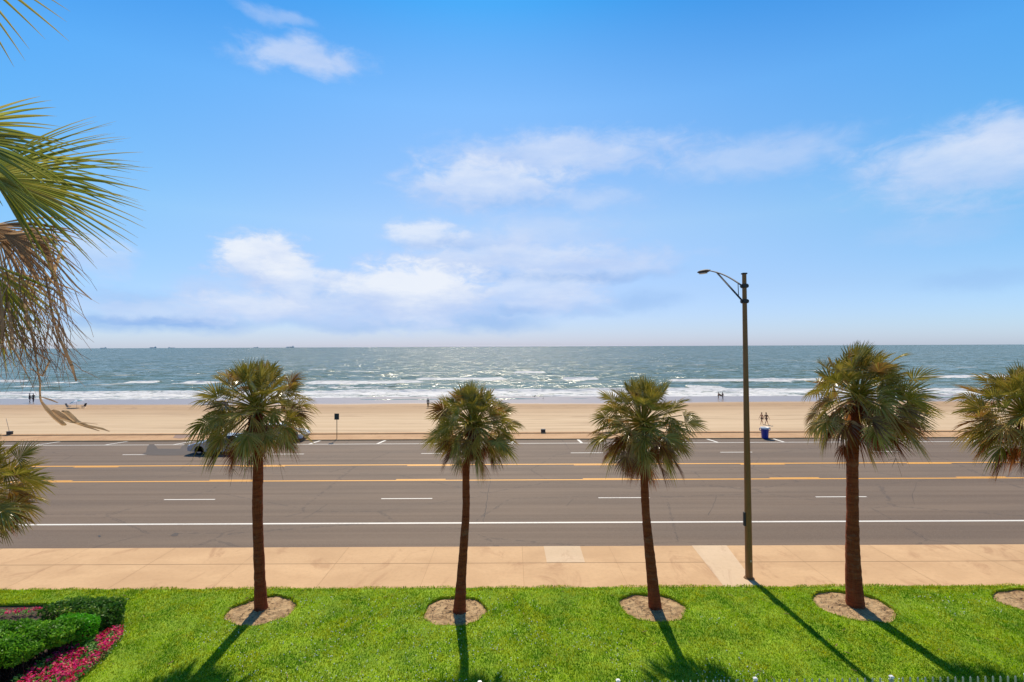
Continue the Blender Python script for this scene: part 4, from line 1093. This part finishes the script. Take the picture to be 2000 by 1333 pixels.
# ------------------------------------------------------------------ cars (mostly behind the palm crown)
M_TYRE = simple('tyre', (.02, .02, .02), .8); M_RIM = simple('rim', (.45, .46, .48), .3, .9)
M_GLASS = simple('car_glass', (.03, .04, .05), .08, 0, .1); M_LIGHT = simple('headlight', (.75, .77, .8), .15)
M_TAIL = simple('tail_light', (.35, .02, .02), .3); M_TRIM = simple('black_trim', (.015, .015, .017), .5)
def car(loc, rz, paint, label, L=4.7, W=1.8, hgt=1.46):
    t = thing('car', loc, label, 'car', None, rz)
    wb = 2.75; fx, rx = wb/2+.02, -wb/2+.02; wr = .33
    def arch(cx, r=.38):
        return [(cx+r*math.cos(a), .33+r*math.sin(a)) for a in np.linspace(-.25, math.pi+.25, 11)]
    out = [(L/2-.05, .30)]+[(x, z) for x, z in arch(fx)]+[(x, z) for x, z in arch(rx)]+[(-L/2+.05, .32), (-L/2, .55), (-L/2+.03, .92), (-L/2+.15, .98), (-1.55, 1.0), (.95, .96), (L/2-.5, .86), (L/2-.1, .70), (L/2, .52)]
    # slices across the width: narrower at sill and at shoulder
    sl = [(-W/2, .93), (-W/2+.06, 1.0), (W/2-.06, 1.0), (W/2, .93)]
    V = []; Fc = []; n = len(out)
    for (y, k) in sl:
        for (x, z) in out: V.append((x*(.985 if k < 1 else 1), y, .55+(z-.55)*k if z > .55 else z))
    for i in range(len(sl)-1):
        for j in range(n): Fc.append((i*n+j, i*n+(j+1) % n, (i+1)*n+(j+1) % n, (i+1)*n+j))
    # side caps as quad strips from bottom outline to top outline
    bmx = bmesh.new(); vs = [bmx.verts.new(v) for v in V]
    for f in Fc: bmx.faces.new([vs[i] for i in f])
    for i0 in (0, (len(sl)-1)*n):
        f = bmx.faces.new([vs[i0+j] for j in range(n)]); bmesh.ops.triangulate(bmx, faces=[f])
    bm_obj('body', bmx, paint, t, False, False)
    gh = [(-1.95, .97), (-1.25, hgt-.04), (-.2, hgt), (.35, hgt-.05), (1.12, .95)]
    def greenhouse(wt, wb_, mat, nm, inset=0.0, zr=(0, 1)):
        V = []; Fc = []; n = len(gh)
        for sg in (-1, 1):
            for (x, z) in gh:
                f_ = (z-.95)/(hgt-.95); V.append((x, sg*(wb_+(wt-wb_)*f_)/2, z-inset))
        for j in range(n-1): Fc.append((j, j+1, n+j+1, n+j))
        Fc += [tuple(range(n)), tuple(range(2*n-1, n-1, -1))]
        return mesh_obj(nm, V, Fc, mat, t, False, False)
    greenhouse(1.22, 1.60, M_GLASS, 'windows', .012)
    rf = [(-1.25, hgt-.04), (-.2, hgt), (.35, hgt-.05)]
    V = [(x, sg*.61, z+.004) for sg in (-1, 1) for x, z in rf]+[(x, sg*.61, z-.03) for sg in (-1, 1) for x, z in rf]
    mesh_obj('roof', V, [(0, 1, 4, 3), (1, 2, 5, 4), (0, 1, 7, 6), (1, 2, 8, 7), (3, 4, 10, 9), (4, 5, 11, 10), (0, 3, 9, 6), (2, 5, 11, 8)], paint, t, False, False)
    for sg in (-1, 1):
        for (xa, za, xb, zb) in [(.35, hgt-.05, 1.12, .95), (-1.25, hgt-.04, -1.95, .97), (-.3, hgt-.01, -.34, .96)]:
            v, f = tube_data([Vector((xa, sg*.62, za)), Vector((xb, sg*.80, zb))], .028, 6); mesh_obj('pillar', v, f, paint, t, False, False)
        for cx in (fx, rx):
            v, f = tube_data([Vector((cx, sg*(W/2-.22), wr)), Vector((cx, sg*(W/2-.02), wr))], wr, 24); wh = mesh_obj('wheel', v, f, M_TYRE, t, False, False)
            v, f = tube_data([Vector((cx, sg*(W/2-.03), wr)), Vector((cx, sg*(W/2-.008), wr))], .21, 16); r_ = mesh_obj('rim', v, f, M_RIM, wh, False, False)
        bm = bmesh.new(); box(bm, (L/2-.20, sg*.66, .68), (.30, .30, .12), sg*-.15, .03); bm_obj('headlight', bm, M_LIGHT, t, False, False)
        bm = bmesh.new(); box(bm, (-L/2+.10, sg*.68, .80), (.20, .28, .14), 0, .02); bm_obj('tail_light', bm, M_TAIL, t, False, False)
        bm = bmesh.new(); box(bm, (.85, sg*.95, 1.0), (.14, .18, .11), 0, .03); bm_obj('mirror', bm, paint, t, False, False)
    bm = bmesh.new(); box(bm, (L/2-.06, 0, .38), (.16, 1.5, .14), 0, .03); bm_obj('bumper', bm, M_TRIM, t, False, False)
    bm = bmesh.new(); box(bm, (0, 0, .30), (L-1.0, 1.5, .14), 0, .03); bm_obj('underbody', bm, M_TRIM, t, False, False)
    return t
M_SILVER = simple('silver_paint', (.42, .45, .50), .25, .5, .05); M_CWHITE = simple('white_car_paint', (.72, .74, .76), .25, 0, .04)
q = P(436, 884, ZR); car((q.x, q.y, ZR), math.pi, M_SILVER, 'silver car driving in the far lane behind the leftmost lawn palm crown')
q = P(546, 860, ZR); car((q.x+.05, q.y+.1, ZR), 0, M_CWHITE, 'white car parked at the far kerb, its nose showing right of the palm crown')

# ------------------------------------------------------------------ people on the beach
def skin_mesh(name, nodes, edges, mat, parent, sub=1):
    me = bpy.data.meshes.new(name); me.from_pydata([n[0] for n in nodes], edges, []); me.update()
    o = bpy.data.objects.new(name, me); COL.objects.link(o); me.materials.append(mat)
    sm = o.modifiers.new('skin', 'SKIN'); sm.use_smooth_shade = True
    sk = me.skin_vertices[0].data if me.skin_vertices else None
    if sk is None:
        bmx = bmesh.new(); bmx.from_mesh(me); bmx.verts.layers.skin.verify(); bmx.to_mesh(me); bmx.free(); sk = me.skin_vertices[0].data
    for i, n in enumerate(nodes): sk[i].radius = (n[1], n[2] if len(n) > 2 else n[1]); sk[i].use_root = (i == 0)
    if sub: s = o.modifiers.new('sub', 'SUBSURF'); s.levels = sub; s.render_levels = sub
    if parent: o.parent = parent
    return o
SK = {'tan': (.42, .22, .13), 'dark': (.12, .06, .04), 'fair': (.55, .34, .24)}
def person(px, py, hpx, label, skin='tan', top=None, bottom=(.03, .04, .08), hair=(.03, .02, .015), stride=.25, lean=0.0, face=0.0, arms=.2, zg=None, group=None, legwear=False, lift=None):
    z0 = Z_BEACH if zg is None else zg
    q = P(px, py, z0)
    s = hpx/F*q.y/1.75
    t = thing('person', (q.x, q.y, z0), label, 'person', group, face)
    V3 = Vector
    hip = V3((0, 0, .93)); ch = V3((lean*.5, 0, 1.28)); nk = V3((lean*.75, 0, 1.48)); hd = V3((lean*.95, 0, 1.63)); ht_ = V3((lean*1.0, 0, 1.72))
    N = [(hip, .13, .10), (V3((lean*.25, 0, 1.08)), .12, .09), (ch, .15, .10), (nk, .055), (hd, .085, .095), (ht_, .065), (hd+V3((.075, 0, -.01)), .022)]
    E = [(0, 1), (1, 2), (2, 3), (3, 4), (4, 5), (4, 6)]
    legs = {}
    for sg in (-1, 1):
        k = len(N); st = stride*sg
        N += [(hip+V3((0, sg*.09, -.06)), .085), (V3((st*.55+.04, sg*.10, .50)), .06), (V3((st-.02, sg*.10, .09)), .038), (V3((st+.13, sg*.11, .03)), .03)]
        E += [(0, k), (k, k+1), (k+1, k+2), (k+2, k+3)]; legs[sg] = k
        k = len(N); a_ = -st*.8*arms/.2
        sh = ch+V3((lean*.1, sg*.19, .13)); elb = sh+V3((a_*.35, sg*.05, -.28)); wr_ = elb+V3((a_*.4+.08, sg*.0, -.24)); hn = wr_+V3((.02, 0, -.08))
        if lift and sg == 1: elb = sh+V3((.18, .06, -.10)); wr_ = elb+V3((.20, -.02, .10)); hn = wr_+V3((.07, 0, .04))
        N += [(sh, .055), (elb, .040), (wr_, .026), (hn, .028, .014)]; E += [(2, k), (k, k+1), (k+1, k+2), (k+2, k+3)]
        dn = (hn-wr_).normalized()
        for fi in range(4):
            k2 = len(N); off = V3(((fi-1.5)*.018, 0, 0)); N += [(hn+off+dn*.055, .008), (hn+off+dn*(.085-.01*abs(fi-1.4))+V3((.006, 0, 0)), .007)]; E += [(k+3, k2), (k2, k2+1)]
        k2 = len(N); N += [(hn+V3((.04, 0, 0))+dn*.005, .009), (hn+V3((.05, 0, 0))+dn*.035, .008)]; E += [(k+3, k2), (k2, k2+1)]
    skm = simple('skin_tone', SK[skin], .6, 0, .05)
    N = [tuple([tuple(a[0]*s)]+[r*s for r in a[1:]]) for a in N]
    skin_mesh('body', N, E, skm, t)
    g = lambda i, k: (N[i][0], N[i][1]*k, (N[i][2] if len(N[i]) > 2 else N[i][1])*k)
    def cloth(nm, ids, ed, col, k=1.18): skin_mesh(nm, [g(i, k) for i in ids], ed, simple(nm+'_cloth', col, .8, 0, .1), t)
    kl = legs[-1]; kr = legs[1]
    if bottom:
        if legwear: cloth('trousers', [0, kl, kl+1, kl+2, kr, kr+1, kr+2], [(0, 1), (1, 2), (2, 3), (0, 4), (4, 5), (5, 6)], bottom)
        else:
            ids = [0, kl, kr]; nd = [g(i, 1.15) for i in ids]
            for kk in (kl, kr):
                a_, b_ = Vector(N[kk][0]), Vector(N[kk+1][0]); nd.append((tuple(a_.lerp(b_, .6)), .085*s, .085*s))
            skin_mesh('shorts', nd, [(0, 1), (0, 2), (1, 3), (2, 4)], simple('shorts_cloth', bottom, .8, 0, .1), t)
    if top:
        a1, a2 = kl+4, kr+ (0)
        sl_ = [i for i in range(len(N))]
        shl = legs[-1]+4; shr = legs[1]+4
        nd = [g(0, 1.1), g(1, 1.15), g(2, 1.12), g(shl, 1.15), g(shl+1, 1.2), g(shr, 1.15), g(shr+1, 1.2)]
        skin_mesh('shirt', nd, [(0, 1), (1, 2), (2, 3), (3, 4), (2, 5), (5, 6)], simple('shirt_cloth', top, .8, 0, .1), t)
    hv = Vector(N[4][0]); V_, F_ = lathe(0, 0, [(.001, .105), (.05, .095), (.085, .06), (.1, .0), (.095, -.05), (.085, -.07)], 12)
    V_ = [(hv.x+x*s-.018*s, hv.y+y*s*.95, hv.z+(z+.03)*s) for x, y, z in V_]
    mesh_obj('hair', V_, F_, simple('hair', hair, .7), t, True, False)
    return t
def gz(px, py):   # beach height under a pixel (sloping)
    z = Z_BEACH
    for _ in range(4):
        y = P(px, py, z).y; z = Z_BEACH-.30*min(2, max(0, (y-60)/60))
        if y > 108: z = min(z, Z_BEACH-.27-(y-108)*.0098)
    return z
person(836, 797, 18.5, 'person in dark clothes standing alone on the sand near the wet edge', 'dark', (.012, .02, .03), (.03, .012, .01), stride=.06, face=1.4, zg=gz(836, 797), legwear=True)
person(1488, 829, 23, 'bare-chested person walking on the sand, left of the pair above the blue bin', 'tan', None, (.16, .09, .05), stride=.30, face=math.pi+.3, zg=gz(1488, 829), lean=.03)
person(1497, 830, 24, 'person striding on the sand, right of the pair above the blue bin', 'tan', (.15, .09, .055), (.10, .06, .04), stride=.42, face=.4, zg=gz(1497, 830), lean=-.04)
person(1411.5, 781, 15, 'person in dark swimwear wading, right of the pair near the lamp post', 'tan', (.03, .03, .05), (.03, .03, .05), stride=.22, face=.2, zg=gz(1411.5, 781), legwear=True)
pb = person(1403, 781, 15, 'person wading and holding a brown board, left of the pair near the lamp post', 'tan', None, (.08, .06, .08), stride=.2, face=.2, zg=gz(1403, 781), lean=.05, lift=True)
q = P(1403, 781, SEA_Z); c = q+Vector((.35, -.28, 1.08))
V = []; Fc = []; n = 14
for zz in (-.03, .03):
    for k in range(n):
        a = 2*math.pi*k/n; lx = .62*math.cos(a); ly = .20*math.sin(a)*(1-.3*math.cos(a)); ca, sa = math.cos(-.55), math.sin(-.55)
        V.append((c.x+lx*ca-ly*sa, c.y+zz, c.z+lx*sa+ly*ca))
Fc = [tuple(range(n)), tuple(range(2*n-1, n-1, -1))]+[(i, (i+1) % n, (i+1) % n+n, i+n) for i in range(n)]
meta(mesh_obj('bodyboard', V, Fc, simple('board_brown', (.16, .09, .035), .4)), 'short brown board carried by the left wader near the lamp post', 'board')
person(58, 787, 18, 'slim person wading at the far left, left of the pair', 'dark', (.03, .03, .05), (.02, .02, .04), stride=.08, face=1.2, zg=gz(58, 787), legwear=True)
person(65, 787, 18, 'broader person in dark clothes wading at the far left, right of the pair', 'dark', (.02, .02, .025), (.05, .03, .04), stride=.14, face=1.8, zg=gz(65, 787), legwear=True)
# two birds standing in the shallows
for (px, py, lab) in [(1044.5, 778, 'dark wading bird in the shallows, left and taller of two'), (1061, 781, 'small dark wading bird in the shallows, right of two')]:
    q = P(px, py, gz(px, py)); t = thing('bird', (q.x, q.y, q.z-.02), lab, 'bird', 'birds standing in the shallows')
    s = 1.0 if px < 1050 else .75
    nd = [((0, 0, .42*s), .09*s), ((-.16*s, 0, .38*s), .05*s), ((-.28*s, 0, .34*s), .02*s), ((.10*s, 0, .52*s), .05*s), ((.13*s, 0, .68*s), .03*s), ((.17*s, 0, .78*s), .045*s), ((.30*s, 0, .75*s), .012*s)]
    ed = [(0, 1), (1, 2), (0, 3), (3, 4), (4, 5), (5, 6)]
    for sg in (-1, 1):
        k = len(nd); nd += [((0, sg*.04*s, .33*s), .018*s), ((.02*s, sg*.04*s, .16*s), .011*s), ((-.01*s, sg*.04*s, .0), .011*s), ((.08*s, sg*.05*s, 0), .008*s)]; ed += [(0, k), (k, k+1), (k+1, k+2), (k+2, k+3)]
    skin_mesh('body', nd, ed, simple('feathers', (.07, .065, .07), .8), t)

# ------------------------------------------------------------------ beach chairs and umbrella
M_CH = simple('chair_fabric', (.03, .035, .05), .8); M_FR = simple('chair_frame', (.25, .24, .25), .4, .5)
zb = gz(150, 796)
def beach_chair(px, py, label, rz):
    q = P(px, py, zb); t = thing('beach_chair', (q.x, q.y, zb), label, 'beach chair', 'beach chairs by the water', rz)
    sc = 1.0
    def slab_(nm, pts, th=.03, w_=.56):
        V = []
        for (x, z) in pts: V += [(x, -w_/2, z), (x, w_/2, z)]
        n = len(V); V += [(x, y, z-th) for x, y, z in V]
        Fc = []
        for i in range(len(pts)-1):
            a = 2*i; Fc += [(a, a+1, a+3, a+2), (n+a, n+a+2, n+a+3, n+a+1), (a, a+2, n+a+2, n+a), (a+1, n+a+1, n+a+3, a+3)]
        Fc += [(0, n, n+1, 1), (n-2, n-1, 2*n-1, 2*n-2)]
        mesh_obj(nm, V, Fc, M_CH, t, False, False)
    slab_('seat', [(-.25, .30), (0, .27), (.28, .34)]); slab_('backrest', [(-.25, .31), (-.42, .65), (-.55, .98)])
    for sg in (-1, 1):
        for pts in ([(.28, .33), (-.30, .0)], [(-.25, .31), (.25, .0)], ):
            v, f = tube_data([Vector((x, sg*.30, z)) for x, z in pts], .014, 6); mesh_obj('leg', v, f, M_FR, t, False, False)
        v, f = tube_data([Vector((-.42, sg*.31, .52)), Vector((.2, sg*.31, .52)), Vector((.28, sg*.30, .33))], .02, 6); mesh_obj('armrest', v, f, M_FR, t, False, False)
    return t
beach_chair(134, 797.5, 'dark beach chair on the sand, left of the two beside the tilted umbrella', .1)
beach_chair(163, 797, 'dark beach chair on the sand, right of the two beside the tilted umbrella', math.pi-.1)
q = P(150, 797, zb)
um = thing('beach_umbrella', (q.x, q.y, zb), 'pale blue and white tilted beach umbrella between two dark chairs', 'umbrella')
n_ = Vector((-.25, -.1, 1)).normalized(); apex = q+Vector((0, 0, 1.45))+n_*.2
tube('pole', [q, apex], .02, M_FR, um, 6)
sxx = n_.cross(Vector((0, 1, 0))).normalized(); syy = n_.cross(sxx)
cm = [simple('canopy_white', (.75, .78, .80), .7), simple('canopy_blue', (.16, .30, .36), .7)]
me_v = [apex]; me_f = []; nseg = 16
for rr_, dz in ((.5, .07), (1.0, .24), (1.25, .40)):
    for k in range(nseg):
        a = 2*math.pi*k/nseg; me_v.append(apex+(sxx*math.cos(a)+syy*math.sin(a))*rr_-n_*(dz+(.02 if k % 2 else 0)))
me_v += [v-n_*.015 for v in me_v]; nn = 1+3*nseg
for k in range(nseg):
    k2 = (k+1) % nseg; me_f += [(0, 1+k, 1+k2), (nn, nn+1+k2, nn+1+k)]
    for r_ in range(2):
        a = 1+r_*nseg; me_f += [(a+k, a+nseg+k, a+nseg+k2, a+k2), (nn+a+k, nn+a+k2, nn+a+nseg+k2, nn+a+nseg+k)]
    a = 1+2*nseg; me_f.append((a+k, nn+a+k, nn+a+k2, a+k2))
cn = mesh_obj('canopy', me_v, me_f, cm[0], um); cn.data.materials.append(cm[1])
for p_ in cn.data.polygons:
    c_ = p_.center-(apex-q) ; a_ = math.atan2((p_.center+q-apex).dot(syy), (p_.center+q-apex).dot(sxx)); p_.material_index = int((a_/(2*math.pi)*8) // 1) % 2

# ------------------------------------------------------------------ ships on the horizon
M_HULL = simple('hazed_ship_hull', (.50, .60, .68), .7); M_SUP = simple('hazed_ship_superstructure', (.60, .70, .78), .7)  # pale blue of distance haze is painted into the ship colours
for (px, ln_, hh, lab, flip) in [(202, 12, 2.2, 'faint small ship on the horizon, leftmost', 0), (299, 13, 3.2, 'grey cargo ship on the horizon between the two faintest ships at the left', 0),
                           (335, 13, 1.8, 'low faint ship on the horizon just right of the grey cargo ship', 1), (500, 9, 1.8, 'tiny faint ship on the horizon above the leftmost lawn palm', 0), (567, 15, 3.4, 'cargo ship on the horizon with a stern tower, rightmost', 0)]:
    D = 9000.0; q = Pd(px, 678, D); k = D/F; z0 = SEA_Z
    t = thing('cargo_ship', (q.x, D, z0), lab, 'ship', 'ships on the horizon')
    Ls = ln_*k; hb = hh*k*.45; sg = -1 if flip else 1
    pr = [(-.5, 0), (-.5, 1), (.42, 1), (.5, 1.25), (.46, 0)]
    V = []; Fc = []
    for y_, kk in ((-11, 1), (11, 1)):
        for (x_, z_) in pr: V.append((sg*x_*Ls, y_*(1 if abs(x_) < .45 else .5), z_*hb))
    Fc = [(0, 1, 2, 3, 4), (9, 8, 7, 6, 5)]+[(i, (i+1) % 5, (i+1) % 5+5, i+5) for i in range(5)]
    V = [(a, b, c+8) for a, b, c in V]
    mesh_obj('hull', V, Fc, M_HULL, t, False, False)
    bm = bmesh.new(); box(bm, (sg*.34*Ls, 0, 8+hb+hh*k*.22), (.10*Ls, 18, hh*k*.45)); box(bm, (sg*.34*Ls, 0, 8+hb+hh*k*.5), (.04*Ls, 6, hh*k*.25)); bm_obj('superstructure', bm, M_SUP, t, False, False)
    for u_ in (-.3, -.05, .18):
        bm = bmesh.new(); box(bm, (sg*u_*Ls, 0, 8+hb+hh*k*.12), (.012*Ls, 3, hh*k*.3)); bm_obj('mast', bm, M_SUP, t, False, False)
